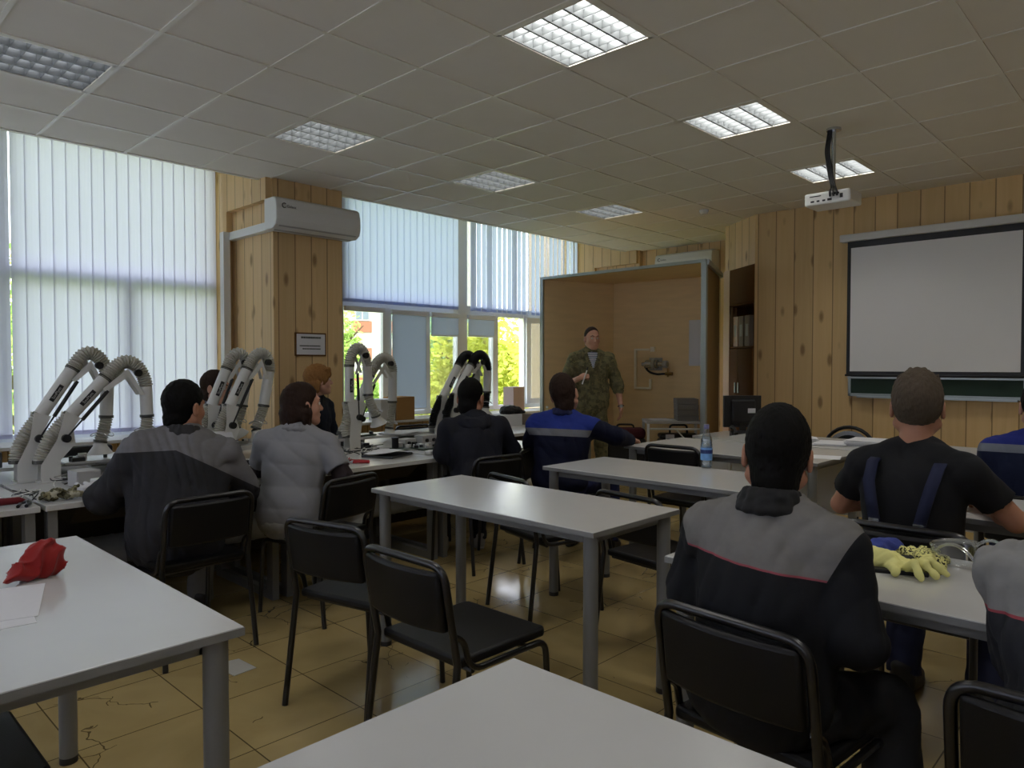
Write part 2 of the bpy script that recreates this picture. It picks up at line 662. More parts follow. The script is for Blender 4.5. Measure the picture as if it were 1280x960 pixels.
# ---------------------------------------------------------------- implicit surfaces for soft shapes
class SDF:
    def __init__(self, cell=0.008):
        self.cell = cell
        self.p = []
        self.disp = None

    def rc(self, a, b, ra, rb=None, k=0.02, cuts=(), op='u'):
        rb = ra if rb is None else rb
        a, b = np.array(a, float), np.array(b, float)
        m = max(ra, rb)
        self.p.append(('rc', (a, b, ra, rb), k, op, np.minimum(a, b) - m, np.maximum(a, b) + m, cuts))
        return self

    def ell(self, c, r, R=None, k=0.02, cuts=(), op='u'):
        c, r = np.array(c, float), np.array(r, float)
        R = np.eye(3) if R is None else np.array(R, float)
        m = r.max()
        self.p.append(('el', (c, r, R), k, op, c - m, c + m, cuts))
        return self

    def build(self):
        h = self.cell
        us = [q for q in self.p if q[3] == 'u']
        lo = np.min([q[4] for q in us], axis=0) - 4 * h
        hi = np.max([q[5] for q in us], axis=0) + 4 * h
        n = np.ceil((hi - lo) / h).astype(int) + 1
        ax = [lo[i] + h * np.arange(n[i]) for i in range(3)]
        F = np.full(n, 1.0, np.float32)
        for typ, par, k, op, l, u, cuts in self.p:
            mg = k + 3 * h
            s = [slice(max(0, int((l[i] - mg - lo[i]) / h)), min(n[i], int((u[i] + mg - lo[i]) / h) + 2)) for i in range(3)]
            if any(q.stop - q.start < 1 for q in s):
                continue
            X, Y, Z = np.meshgrid(ax[0][s[0]], ax[1][s[1]], ax[2][s[2]], indexing='ij')
            if typ == 'rc':
                a, b, ra, rb = par
                ba = b - a
                L = max(float(ba @ ba), 1e-9)
                t = np.clip(((X - a[0]) * ba[0] + (Y - a[1]) * ba[1] + (Z - a[2]) * ba[2]) / L, 0, 1)
                d = np.sqrt((X - a[0] - t * ba[0]) ** 2 + (Y - a[1] - t * ba[1]) ** 2 + (Z - a[2] - t * ba[2]) ** 2) - (ra + (rb - ra) * t)
            else:
                c, r, R = par
                x, y, z = X - c[0], Y - c[1], Z - c[2]
                q = [R[0, i] * x + R[1, i] * y + R[2, i] * z for i in range(3)]
                k0 = np.sqrt((q[0] / r[0]) ** 2 + (q[1] / r[1]) ** 2 + (q[2] / r[2]) ** 2)
                k1 = np.sqrt((q[0] / r[0] ** 2) ** 2 + (q[1] / r[1] ** 2) ** 2 + (q[2] / r[2] ** 2) ** 2)
                d = k0 * (k0 - 1) / np.maximum(k1, 1e-6)
            for pt, nn in cuts:
                d = np.maximum(d, (X - pt[0]) * nn[0] + (Y - pt[1]) * nn[1] + (Z - pt[2]) * nn[2])
            s = tuple(s)
            f = F[s]
            if op == 'u':
                hh = np.clip(0.5 + 0.5 * (f - d) / k, 0, 1)
                F[s] = f + (d - f) * hh - k * hh * (1 - hh)
            elif op == 's':
                d = -d
                hh = np.clip(0.5 - 0.5 * (f - d) / k, 0, 1)
                F[s] = f + (d - f) * hh + k * hh * (1 - hh)
        if self.disp is not None:
            I = np.nonzero(np.abs(F) < 0.05)
            P = np.stack([ax[i][I[i]] for i in range(3)], 1)
            F[I] += self.disp(P).astype(np.float32)
        return nets(F, lo, h)

    def obj(self, name, material, parent=None):
        V, Q = self.build()
        me = bpy.data.meshes.new(name)
        me.vertices.add(len(V))
        me.vertices.foreach_set('co', V.astype(np.float32).ravel())
        me.loops.add(len(Q) * 4)
        me.loops.foreach_set('vertex_index', Q.astype(np.int32).ravel())
        me.polygons.add(len(Q))
        me.polygons.foreach_set('loop_start', np.arange(0, len(Q) * 4, 4, dtype=np.int32))
        me.polygons.foreach_set('use_smooth', np.ones(len(Q), bool))
        me.update(calc_edges=True)
        me.validate()
        me.materials.append(material)
        o = bpy.data.objects.new(name, me)
        COL.objects.link(o)
        if parent is not None:
            o.parent = parent
        return o


def nets(F, lo, h):
    S = F < 0
    nx, ny, nz = F.shape
    cnt = np.zeros((nx - 1, ny - 1, nz - 1), np.int8)
    offs = [(i, j, k) for i in (0, 1) for j in (0, 1) for k in (0, 1)]
    for i, j, k in offs:
        cnt += S[i:nx - 1 + i, j:ny - 1 + j, k:nz - 1 + k]
    act = (cnt > 0) & (cnt < 8)
    I = np.nonzero(act)
    vid = np.full(act.shape, -1, np.int32)
    vid[I] = np.arange(len(I[0]))
    P = np.zeros((len(I[0]), 3))
    W = np.zeros(len(I[0]))
    for a in range(8):
        for b in range(a + 1, 8):
            oa, ob = offs[a], offs[b]
            if sum(abs(p - q) for p, q in zip(oa, ob)) != 1:
                continue
            fa = F[I[0] + oa[0], I[1] + oa[1], I[2] + oa[2]]
            fb = F[I[0] + ob[0], I[1] + ob[1], I[2] + ob[2]]
            c = (fa < 0) != (fb < 0)
            t = np.where(c, fa / np.where(c, fa - fb, 1), 0)
            for d in range(3):
                P[:, d] += np.where(c, oa[d] + t * (ob[d] - oa[d]), 0)
            W += c
    P = P / W[:, None] + np.stack(I, 1)
    V = lo + h * P
    Q = []
    for d in range(3):
        sl0 = [slice(1, -1)] * 3
        sl1 = [slice(1, -1)] * 3
        sl0[d] = slice(0, -1)
        sl1[d] = slice(1, None)
        A, B = S[tuple(sl0)], S[tuple(sl1)]
        E = np.nonzero(A != B)
        base = [E[0] + (0 if d == 0 else 1), E[1] + (0 if d == 1 else 1), E[2] + (0 if d == 2 else 1)]
        u, w = [(1, 2), (2, 0), (0, 1)][d]
        quad = []
        for du, dw in ((-1, -1), (0, -1), (0, 0), (-1, 0)):
            q = [b.copy() for b in base]
            q[u] = q[u] + du
            q[w] = q[w] + dw
            quad.append(vid[q[0], q[1], q[2]])
        quad = np.stack(quad, 1)
        flip = ~A[E]
        quad[flip] = quad[flip][:, ::-1]
        Q.append(quad)
    Q = np.concatenate(Q)
    return V, Q[(Q >= 0).all(1)]


def folds(amp=0.004, freq=22.0, seed=0, stretch=(1, 1, 0.6)):
    rg = np.random.RandomState(seed)
    K = rg.normal(size=(6, 3)) * freq * np.array(stretch)
    K2 = rg.normal(size=(6, 3)) * freq * 0.4
    ph = rg.rand(6) * 6.28

    def fn(P):
        out = 0
        for i in range(6):
            w = np.sin(P @ K2[i] + ph[i] * 2)
            sn = np.sin(P @ K[i] * (1 + 0.35 * i / 5) + 1.8 * w + ph[i])
            out = out + (sn if i < 3 else 1.6 * (0.62 - np.sqrt(np.abs(sn) + 0.01)))
        return amp * out / 2.0
    return fn

# ---------------------------------------------------------------- materials
M_FLOOR = floor_mat('floor_tiles')
M_PINE = pine_mat('pine_cladding', 0.205, '#e3c48f', '#cfad76')
M_PINE2 = pine_mat('pine_cladding_fine', 0.17, '#dfc191', '#cca976', 0.03)
M_CEIL = mat('ceiling_board', '#e4dfd4', 0.9, var=0.03, scale=6, bump=0.15, bscale=160)
M_TBAR = mat('ceiling_bar', '#e2ded2', 0.35, var=0.02)
M_PLASTER = mat('plaster', '#e8e2d6', 0.9)
M_WHITEPL = mat('white_plastic', '#d6d6d2', 0.38, var=0.03, spec=0.5)
M_PVC = mat('window_profile', '#f3f5f8', 0.35, var=0.02, spec=0.5)
M_SILL = mat('sill_board', '#d3d3cf', 0.35, var=0.03)
M_TABLE = mat('table_laminate', '#bfbfbd', 0.2, var=0.02, scale=12, spec=0.5)
M_TEDGE = mat('table_edge', '#7d7d7a', 0.5, var=0.03)
M_TLEG = mat('grey_painted_steel', '#72726f', 0.4, var=0.03, spec=0.5)
M_BLACKP = mat('black_plastic', '#17171a', 0.45, var=0.05, spec=0.5)
M_FRAMEB = mat('black_painted_tube', '#0e0e10', 0.28, var=0.05, spec=0.6)
M_VINYL = mat('black_vinyl', '#0d0d0f', 0.46, var=0.08, scale=80, bump=0.12, bscale=300, spec=0.3)
M_SLAT = blind_mat('blind_fabric', '#d8dbe6', 0.52, '#e2e1f2')
M_SLAT2 = blind_mat('blue_blind_fabric', '#d0d9f0', 0.55, '#d3ddf6')
M_ROLLER = blind_mat('roller_fabric', '#dadee6', 0.42, '#ccd4e2')
M_GLASS = clear_mat('window_glass', (0.97, 0.99, 0.98), 0.1)
M_PLY = mat('plywood', '#e8cb9a', 0.65, var=0.10, scale=3, stretch=(1, 1, 6))
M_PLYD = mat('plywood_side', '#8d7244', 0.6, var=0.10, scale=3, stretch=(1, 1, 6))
M_ALU = mat('aluminium', '#a4aaa6', 0.35, 0.7, var=0.03)
M_BROWN = mat('brown_laminate', '#6b4a2a', 0.75, spec=0.12, var=0.08, scale=8, stretch=(4, 4, 0.6))
M_PINKW = mat('beech_laminate', '#c9a98c', 0.5, var=0.05)
M_SCREEN = mat('screen_cloth', '#e9e9e8', 0.8, var=0.015, scale=3)
M_CHALK = mat('chalkboard', '#20382b', 0.6, var=0.12, scale=5)
M_PAPER = mat('paper', '#d5d5d8', 0.8, var=0.02)
M_INK = mat('ink', '#4a4c44', 0.8)
M_GREYBOX = mat('grey_panel', '#a9a8a5', 0.55, var=0.03)
M_STEEL = mat('bright_steel', '#c4c8cb', 0.25, 0.9, var=0.06)
M_RED = mat('red_cloth', '#8c130d', 0.85, var=0.25, scale=14, bump=0.2, sheen=0.2)
M_REDP = mat('red_plastic', '#a01522', 0.4, var=0.06)
M_LEAFG = leaf_mat('leaf_green', ['#86a94e', '#c3d57e'])
M_LEAFY = leaf_mat('leaf_yellow_green', ['#a3b04a', '#e6e87a'])
M_LEAFB = leaf_mat('leaf_blue_green', ['#6fa07a', '#a3c79a'])
M_BARK = mat('bark', '#5a4a3a', 0.9, var=0.3, scale=12)

# ---------------------------------------------------------------- room shell


def wall(name, p0, p1, z0, z1, th, material):
    p0, p1 = Vector((*p0, 0)), Vector((*p1, 0))
    L = (p1 - p0).length
    m = MB().b2((0, 0, z0), (L, th, z1))
    a = math.atan2(p1.y - p0.y, p1.x - p0.x)
    return struct(name, m, material, loc=p0, rz=a)


struct('floor', MB().b2((-5.6, -5.4, -0.12), (6.1, 4.8, 0)), M_FLOOR)
wall('wall_screen', (4.57, 1.0), (4.57, -5.2), 0, 3.5, 0.2, M_PINE)
wall('wall_diagonal', (5.03, 1.6), (4.57, 1.0), 2.52, 3.5, 0.05, M_PINE2)
wall('wall_niche', (5.9, 1.55), (5.03, 1.6), 0, 3.5, 0.1, M_PINE2)
wall('wall_far', (5.9, 4.6), (5.9, 1.5), 0, 3.5, 0.2, M_PINE2)
wall('wall_left', (-5.4, -5.2), (-5.4, 4.6), 0, 0.8, 0.2, M_PLASTER)
wall('wall_left', (-5.4, -5.2), (-5.4, 4.6), 3.0, 3.5, 0.2, M_PLASTER)
wall('wall_left', (-5.4, -5.2), (-5.4, -4.4), 0.8, 3.0, 0.2, M_PLASTER)
wall('wall_left', (-5.4, 3.4), (-5.4, 4.6), 0.8, 3.0, 0.2, M_PLASTER)
wall('wall_back', (4.57, -5.2), (-5.4, -5.2), 0, 3.5, 0.2, M_PLASTER)
wall('wall_window', (-5.4, 4.3), (5.9, 4.3), 0, 0.70, 0.45, M_PINE)
wall('wall_pier', (-0.12, 4.5), (1.40, 4.5), 0.70, 3.5, 0.25, M_PINE2)
wall('wall_end', (5.72, 4.5), (5.9, 4.5), 0.70, 3.5, 0.25, M_PINE2)

FIX = [(-4, -1), (-1, -1), (2, -1), (5, -1), (-4, 3), (-1, 3), (2, 3), (5, 3), (-4, -5), (-1, -5), (2, -5), (5, -5)]
cm = MB()
for a in range(-9, 10):
    for b in range(-9, 6):
        if (a, b) in FIX:
            continue
        x0, x1, y0, y1 = a * .6, a * .6 + .6, b * .6, min(b * .6 + .6, 3.59)
        cm.b2((x0, y0, CEIL), (x1, y1, CEIL + 0.015))
struct('ceiling', cm, M_CEIL)
gm = MB()
for a in range(-9, 11):
    gm.b2((a * .6 - .012, -5.2, CEIL - 0.005), (a * .6 + .012, 3.59, CEIL + 0.001))
for b in range(-8, 6):
    gm.b2((-5.4, b * .6 - .012, CEIL - 0.006), (5.9, b * .6 + .012, CEIL + 0.0005))
gm.b2((-5.4, 3.575, CEIL - 0.008), (5.9, 3.60, CEIL + 0.03))
struct('trim_1', gm, M_TBAR)
struct('wall_fascia', MB().b2((-5.4, 3.60, CEIL), (5.9, 3.64, 3.5)), M_PLASTER)
struct('ceiling', MB().b2((-5.7, -5.5, 3.5), (6.2, 4.8, 3.62)), M_PLASTER)  # unseen roof slab above the ceiling, put in to block sky light

# piers with recessed cladding and a face frame
struct('wall_column', MB().b2((0.0, 3.45, 0), (0.73, 4.5, 3.4)), M_PINE2)
fm = MB()
fm.b2((-0.06, 4.26, 0.0), (0.0, 4.6, 3.4)).b2((-0.06, 3.47, 2.87), (0.0, 4.26, 3.4))
struct('trim_2', fm, M_PINE2)
struct('wall_column', MB().b2((5.82, 3.38, 0), (5.9, 4.5, 3.4)), M_PINE2)
fm = MB()
fm.b2((5.76, 4.17, 0.0), (5.82, 4.6, 3.4)).b2((5.76, 3.40, 2.88), (5.82, 4.17, 3.4))
struct('trim_3', fm, M_PINE2)

# ---------------------------------------------------------------- windows
YW = 4.52


def win_frame(name, xs, zs, mull, label_bits):
    """outer frame with mullions; xs = left/right, zs = bottom/top; mull = [(x0,x1,z0,z1)]"""
    m = MB()
    x0, x1 = xs
    z0, z1 = zs
    m.b2((x0, YW, z0), (x0 + .06, YW + .07, z1)).b2((x1 - .06, YW, z0), (x1, YW + .07, z1))
    m.b2((x0, YW, z0), (x1, YW + .07, z0 + .06)).b2((x0, YW, z1 - .06), (x1, YW + .07, z1))
    for i, (a, b, c, d) in enumerate(mull):
        m.b2((a, YW - .004 - .0013 * i, c), (b, YW + .074 + .0013 * i, d))
    return struct(name, m, M_PVC)


w1 = win_frame('window_1', (-5.36, -0.06), (0.72, 3.42),
               [(-5.36, -0.06, 2.10, 2.20)] + [(x, x + .12, .72, 3.42) for x in (-4.1, -3.0)] + [(-1.93, -1.80, .72, 3.42), (-0.95, -0.86, .72, 2.15)], '')
obj('glass_pane', MB().b2((-5.32, YW + .03, .76), (-0.1, YW + .036, 3.4)), M_GLASS, w1)
w3m = MB()
for lo, hi in (((-5.48, -4.4, .8), (-5.42, 3.4, .86)), ((-5.48, -4.4, 2.94), (-5.42, 3.4, 3.0)), ((-5.48, -4.4, .8), (-5.42, -4.34, 3.0)), ((-5.48, 3.34, .8), (-5.42, 3.4, 3.0)), ((-5.48, -1.8, .8), (-5.42, -1.7, 3.0)), ((-5.48, .8, .8), (-5.42, .9, 3.0))):
    w3m.b2(lo, hi)
w3 = struct('added_window_3', w3m, M_PVC)  # unseen side window, added to light the surfaces that face it
obj('glass_pane', MB().b2((-5.455, -4.35, .85), (-5.449, 3.35, 2.95)), M_GLASS, w3)
w2 = win_frame('window_2', (1.38, 5.72), (0.74, 3.42),
               [(1.38, 5.72, 2.05, 2.17), (1.99, 2.12, .74, 2.10), (2.64, 2.73, .74, 2.10), (3.20, 3.38, .74, 3.42),
                (3.87, 3.97, .74, 2.10), (4.50, 4.60, .74, 2.10), (5.1, 5.2, .74, 2.10)], '')
for a, b in ((1.44, 1.99), (2.12, 2.64), (2.73, 3.20), (3.38, 3.87), (4.60, 5.1)):
    obj('glass_pane', MB().b2((a, YW + .03, .80), (b, YW + .036, 2.05)), M_GLASS, w2)
for a, b in ((1.44, 3.20), (3.38, 5.66)):
    obj('glass_pane', MB().b2((a, YW + .03, 2.17), (b, YW + .036, 3.38)), M_GLASS, w2)
# open casement, swung into the room on its right-hand hinge
sash = MB()
W_, H0, H1 = 0.56, 0.80, 2.06
for lo, hi in (((0, -.03, H0), (.07, .03, H1)), ((W_ - .07, -.03, H0), (W_, .03, H1)), ((0, -.03, H0), (W_, .03, H0 + .08)), ((0, -.03, H1 - .08), (W_, .03, H1))):
    sash.b2(lo, hi)
so = obj('open_sash', sash, M_PVC, w2, bevel=.004, loc=(4.53, 4.49, 0), rz=math.radians(-26))
g = obj('glass_pane', MB().b2((.06, -.003, H0 + .07), (W_ - .06, .003, H1 - .07)), M_GLASS, so)
obj('handle', MB().box((W_ - .035, -.05, 1.4), (.025, .03, .12)), M_WHITEPL, so)

for n_, (a, b) in enumerate(((-5.39, -0.06), (0.73, 5.76))):
    struct('trim_%d' % (4 + n_), MB().b2((a, 4.06, 0.695), (b, 4.56, 0.725)), M_SILL, bevel=.005)


def vblind(x0, x1, z0, z1, material, label, ang, pitch=0.1, gaps=(), seed=1, w=0.112):
    rg = random.Random(seed)
    t = thing('vertical_blind', label, 'window blind', ((x0 + x1) / 2, 4.42, 0), 0, 'vertical fabric blinds')
    ox, oy = (x0 + x1) / 2, 4.42
    obj('head_rail', MB().b2((x0 - ox, -.025, z1), (x1 - ox, .025, z1 + .04)), M_WHITEPL, t)
    s, wt = MB(), MB()
    n = int((x1 - x0) / pitch)
    for i in range(n):
        x = x0 + (i + .5) * pitch - ox
        a = math.radians(ang + rg.uniform(-3, 3) + (gaps.get(i, 0) if gaps else 0))
        c, sn = math.cos(a), math.sin(a)
        vs, k = [], 4
        for z in (z0, z1):
            for j in range(k + 1):
                u = (j / k - .5) * w
                bow = .008 * (1 - (2 * j / k - 1) ** 2)
                vs.append((x + u * c - bow * sn, u * sn + bow * c, z))
        s.add(vs, [[j, j + 1, k + 2 + j, k + 1 + j] for j in range(k)])
        wt.box((x, 0, z0 + .018), (w * .96, .006, .036), a)
    obj('slats', s, material, t)
    obj('bottom_weights', wt, material, t)
    return t


vblind(-5.32, -1.815, .76, 3.34, M_SLAT, 'left part of the white floor-to-ceiling vertical blind, at the edge of the photo', 5, seed=3)
vblind(-1.80, -0.10, .76, 3.34, M_SLAT, 'white vertical blind hanging beside the wooden column, behind the fume arms', 5, seed=5)
vblind(1.14, 3.22, 2.10, 3.34, M_SLAT2, 'pale blue vertical blind over the window right beside the wooden column', 6, pitch=.1, seed=8)
vblind(3.36, 5.72, 2.10, 3.34, M_SLAT2, 'pale blue vertical blind with open gaps, above the trees seen in the window', 16, pitch=.1, gaps={0: 74, 3: 72, 8: 70, 11: 30, 15: 25, 19: 30}, seed=9)

tb = vblind(-3.85, 3.85, .82, 3.02, M_SLAT, 'white vertical blind over the unseen side window added for light', 14, seed=12)
tb.location = (-5.34, -.5, 0)
tb.rotation_euler = (0, 0, PI / 2)

def roller(x0, x1, zb, label):
    t = thing('roller_blind', label, 'roller blind', ((x0 + x1) / 2, 4.49, 2.02), 0, 'grey roller blinds')
    h = (x1 - x0) / 2
    obj('cassette', MB().b2((-h, -.03, -.03), (h, .02, .03)), M_PVC, t, bevel=.008)
    obj('fabric', MB().b2((-h + .01, -.002, zb - 2.02), (h - .01, .0, -.03)), M_ROLLER, t)
    obj('bottom_bar', MB().b2((-h + .01, -.008, zb - 2.035), (h - .01, .006, zb - 2.015)), M_PVC, t)


roller(2.10, 2.66, .82, 'grey roller blind pulled all the way down behind the fume arms')
roller(2.72, 3.21, 1.76, 'grey roller blind pulled partly down left of the thick mullion')
roller(3.37, 3.88, 1.77, 'grey roller blind pulled partly down right of the thick mullion')
t = thing('roller_blind', 'rolled up roller blind at the top of the pane beside the column', 'roller blind', (1.71, 4.49, 2.03), 0, 'grey roller blinds')
obj('cassette', MB().b2((-.28, -.03, -.03), (.28, .02, .03)), M_PVC, t, bevel=.008)

# ---------------------------------------------------------------- outdoors
M_GRASS = mat('grass', '#8a9a4a', 0.95, var=0.4, scale=3)
gr = struct('ground', MB().b2((-60, 5.2, -1.3), (140, 160, -1.2)), M_GRASS)
M_BEIGE = mat('beige_render', '#c9b39e', 0.9, var=0.04)
struct('wall_outside', MB().b2((6.3, 4.7, -1.2), (6.6, 6.05, 6)), M_BEIGE)


def leaf_cloud(blobs, n, size, seed):
    rg = random.Random(seed)
    m = MB()
    tot = sum(b[1] ** 2 for b in blobs)
    for (c, r) in blobs:
        for _ in range(int(n * r * r / tot)):
            d = Vector((rg.gauss(0, 1), rg.gauss(0, 1), rg.gauss(0, 1))).normalized()
            p = Vector(c) + d * r * (rg.random() ** 0.45)
            a = Vector((rg.gauss(0, 1), rg.gauss(0, 1), rg.gauss(0, 1))).normalized()
            b = a.orthogonal().normalized()
            s = size * rg.uniform(.6, 1.4)
            m.add([p - a * s, p + b * s * .5, p + a * s, p - b * s * .5], [[0, 1, 2, 3]])
    return m


def tree(label, x, y, h, r, material, seed, n=2200, size=.14, group='trees outside the window', name='tree'):
    rg = random.Random(seed)
    t = thing(name, label, 'tree', (x, y, -1.2), 0, group)
    tr = MB()
    tr.tube([(0, 0, 0), (.05, 0, h * .4), (-.05, .05, h * .8)], [.14, .1, .04], 8)
    for k in range(4):
        a = k * 1.7 + seed
        tr.tube([(0, 0, h * (.35 + .1 * k)), (math.cos(a) * r * .5, math.sin(a) * r * .5, h * (.5 + .1 * k)), (math.cos(a) * r * .8, math.sin(a) * r * .8, h * (.55 + .12 * k))], [.06, .04, .015], 6)
    obj('trunk', tr, M_BARK, t)
    blobs = [((rg.uniform(-.5, .5) * r, rg.uniform(-.5, .5) * r, h * rg.uniform(.35, .9)), r * rg.uniform(.45, .75)) for _ in range(9)]
    lf = obj('foliage', leaf_cloud(blobs, n, size, seed), material, t)
    lf['kind'] = 'stuff'
    return t


def ray(px, d):
    k = (px - 640) / FPX
    return (CAM.x + d * (math.cos(YAW) + k * math.sin(YAW)), CAM.y + d * (math.sin(YAW) - k * math.cos(YAW)))


x, y = ray(440, 26)
tree('pale green tree in front of the brick block, seen through the pane beside the column', x - .9, y, 5.0, 1.5, M_LEAFG, 2, 3600, .10)
x, y = ray(548, 30)
tree('blue green tree rising above the red fence outside', x, y, 5.2, 2.2, M_LEAFB, 4, 5000, .12)
x, y = ray(602, 17)
tree('yellow green tree filling the pane under the half drawn roller blind', x, y, 3.6, 1.5, M_LEAFY, 6, 5000, .085)
x, y = ray(640, 15)
tree('yellow green tree filling the open window left of the plywood booth', x, y, 3.7, 1.5, M_LEAFY, 9, 6000, .08)
x, y = ray(8, 16)
tree('leafy tree outside, glimpsed through the slit in the left blind', x, y, 5, 2.0, M_LEAFG, 11, 4000, .1)
for i, (px, d, mt, lab) in enumerate(((556, 17, M_LEAFY, 'low yellow green bush below the red fence outside'), (452, 18, M_LEAFG, 'low green bush behind the fume arms beside the column, outside'))):
    x, y = ray(px, d)
    tree(lab, x, y, 2.0, 1.1, mt, 20 + i, 1300, .12, 'bushes outside the window', 'bush')

# red picket fence
x0, y0 = ray(520, 24)
x1, y1 = ray(590, 24)
fa = math.atan2(y1 - y0, x1 - x0)
fl = math.hypot(x1 - x0, y1 - y0)
M_FENCE = mat('red_painted_wood', '#a8553c', 0.8, var=0.15)
t = thing('picket_fence', 'red picket fence between the bush and the blue green tree outside', 'fence', (x0, y0, -1.2), fa)
pm = MB()
for i in range(int(fl / .13)):
    pm.b2((i * .13, -.012, .2), (i * .13 + .09, .012, 2.2))
obj('pickets', pm, M_FENCE, t)
rm = MB()
for z in (.6, 1.9):
    rm.b2((0, .012, z), (fl, .05, z + .07))
obj('rails', rm, M_FENCE, t)

# apartment block far behind
M_BRICK = mat('brick_panel', '#9a6650', 0.9, var=0.1)
M_WHITEW = mat('white_render', '#b5b0a8', 0.9, var=0.03)
M_DARKGL = mat('dark_window', '#6b7680', 0.2, var=0.2, scale=2)
x, y = ray(458, 78)
bt = thing('apartment_building', 'white and brick apartment block far away behind the pale green tree', 'building', (x, y, -1.2), math.radians(-35))
obj('facade', MB().b2((-9, 0, 0), (12, 10, 26)), M_WHITEW, bt)
bp_ = MB()
for f in range(8):
    for c in range(6):
        bp_.b2((-8 + c * 3.3, -.08, .3 + f * 2.9), (-6.0 + c * 3.3, 0, 1.5 + f * 2.9))
obj('brick_panels', bp_, M_BRICK, bt)
for f in range(2, 7):
    for c in range(1, 5):
        w = obj('window', MB().b2((-7.8 + c * 3.3, -.12, 1.55 + f * 2.9), (-6.2 + c * 3.3, 0.02, 2.85 + f * 2.9)), M_WHITEW, bt)
        pn = MB()
        for q in (0, 1):
            pn.b2((-7.65 + c * 3.3 + q * .72, -.15, 1.7 + f * 2.9), (-7.05 + c * 3.3 + q * .72, -.1, 2.7 + f * 2.9))
        obj('pane', pn, M_DARKGL, w)

# ---------------------------------------------------------------- ceiling lights
M_LOUV = mat('louvre_metal', '#777b7d', 0.35, 0.2, var=0.02)
M_TUBE, ntt, bb = base_mat('lamp_tube')
bb.inputs['Base Color'].default_value = (.8, .8, .8, 1)
M_TRAY = mat('lamp_tray', '#cfd1cf', 0.4, 0.2, var=0.02)


def emis_mat(name, color, strength):
    m, nt, b = base_mat(name)
    b.inputs['Base Color'].default_value = (.8, .8, .8, 1)
    b.inputs['Emission Color'].default_value = (*lin(color), 1)
    b.inputs['Emission Strength'].default_value = strength
    return m


M_TUBEON = emis_mat('lamp_tube_lit', '#f4f6ff', 3.0)


def ceiling_light(a, b, label, on, group):
    t = thing('ceiling_light', label, 'ceiling light', (a * .6 + .3, b * .6 + .3, CEIL), 0, group)
    h = .288
    fr = MB()
    for lo, hi in (((-h, -h, -.006), (-h + .02, h, .0)), ((h - .02, -h, -.006), (h, h, .0)), ((-h, -h, -.006), (h, -h + .02, 0)), ((-h, h - .02, -.006), (h, h, 0))):
        fr.b2(lo, hi)
    obj('frame', fr, M_TBAR, t)
    tr = MB()
    tr.b2((-.3, -.3, .085), (.3, .3, .09))
    for lo, hi in (((-.3, -.3, 0), (-h, .3, .09)), ((h, -.3, 0), (.3, .3, .09)), ((-h, -.3, 0), (h, -h, .09)), ((-h, h, 0), (h, .3, .09))):
        tr.b2(lo, hi)
    obj('housing', tr, M_TRAY, t)
    lv = MB()
    n = 4
    for i in range(n + 1):
        y = -h + .02 + i * (2 * h - .04) / n
        lv.extrude([(-h + .015, y - .012, .045), (-h + .015, y + .012, .045), (-h + .015, y + .006, .0), (-h + .015, y - .006, .0)], (2 * h - .03, 0, 0))
    for i in range(8):
        x = -h + .02 + i * (2 * h - .04) / 7
        lv.extrude([(x - .004, -h + .015, .045), (x + .004, -h + .015, .045), (x + .0015, -h + .015, .006), (x - .0015, -h + .015, .006)], (0, 2 * h - .03, 0))
    obj('louvre', lv, M_LOUV, t)
    for i in range(n):
        y = -h + .02 + (i + .5) * (2 * h - .04) / n
        obj('tube', MB().cyl((-h + .02, y, .066), (h - .02, y, .066), .013, seg=10), M_TUBEON if on else M_TUBE, t, smooth=True)
    for i in range(n if on else 0):
        y = -h + .02 + (i + .5) * (2 * h - .04) / n
        ld = bpy.data.lights.new('lamp_glow', 'AREA')
        ld.shape = 'RECTANGLE'
        ld.size, ld.size_y = .52, .09
        ld.energy = LAMP_W * on / n
        ld.color = (1.0, 0.97, 0.9)
        lo = bpy.data.objects.new('lamp_glow', ld)
        COL.objects.link(lo)
        lo.parent = t
        lo.location = (0, y, .047)
    return t


LL = {(-1, -1): ('large lit louvred ceiling light nearest the camera', 1), (2, -1): ('lit louvred ceiling light between the nearest one and the projector', 1),
      (5, -1): ('lit louvred ceiling light just behind the projector pole', 1), (-4, 3): ('bluish louvred ceiling light above the left blind', .06),
      (-1, 3): ('louvred ceiling light straight in front of the column air conditioner', .35), (2, 3): ('louvred ceiling light in front of the pale blue blinds', .35),
      (5, 3): ('small louvred ceiling light above the plywood booth', .35)}
for (a, b) in FIX:
    if (a, b) in LL:
        ceiling_light(a, b, LL[(a, b)][0], LL[(a, b)][1], 'louvred ceiling lights')
    else:
        ceiling_light(a, b, 'louvred ceiling light outside the photo', b != 3, 'louvred ceiling lights outside the photo')

# projector on its pole
t = thing('projector', 'white projector hanging from the ceiling on a pole with black cables', 'projector', (2.13, -0.73, 2.56), 0)
pb = MB().b2((-.12, -.16, -.045), (.12, .16, .045))
obj('housing', pb, M_WHITEPL, t, bevel=.012)
lensm = MB().cyl((.11, -.09, 0), (.15, -.09, 0), .035)
obj('lens', lensm, M_BLACKP, t, smooth=True)
pp = MB()
for i, (y, z, w, h_) in enumerate(((.10, -.018, .025, .012), (.06, -.018, .02, .012), (.02, -.018, .02, .012), (-.02, -.016, .03, .016), (-.06, .02, .05, .012), (.08, .018, .08, .006), (-.10, -.0, .02, .03))):
    pp.b2((-.123, y - w / 2, z - h_ / 2), (-.119, y + w / 2, z + h_ / 2))
obj('ports', pp, M_BLACKP, t)
pm = MB().cyl((0.0, 0, .045), (0.0, 0, .5), .016, seg=12)
pm.cyl((0, 0, .495), (0, 0, .512), .05).cyl((0, 0, .042), (0, 0, .06), .06)
obj('pole', pm, M_STEEL, t, smooth=True)
cb = MB()
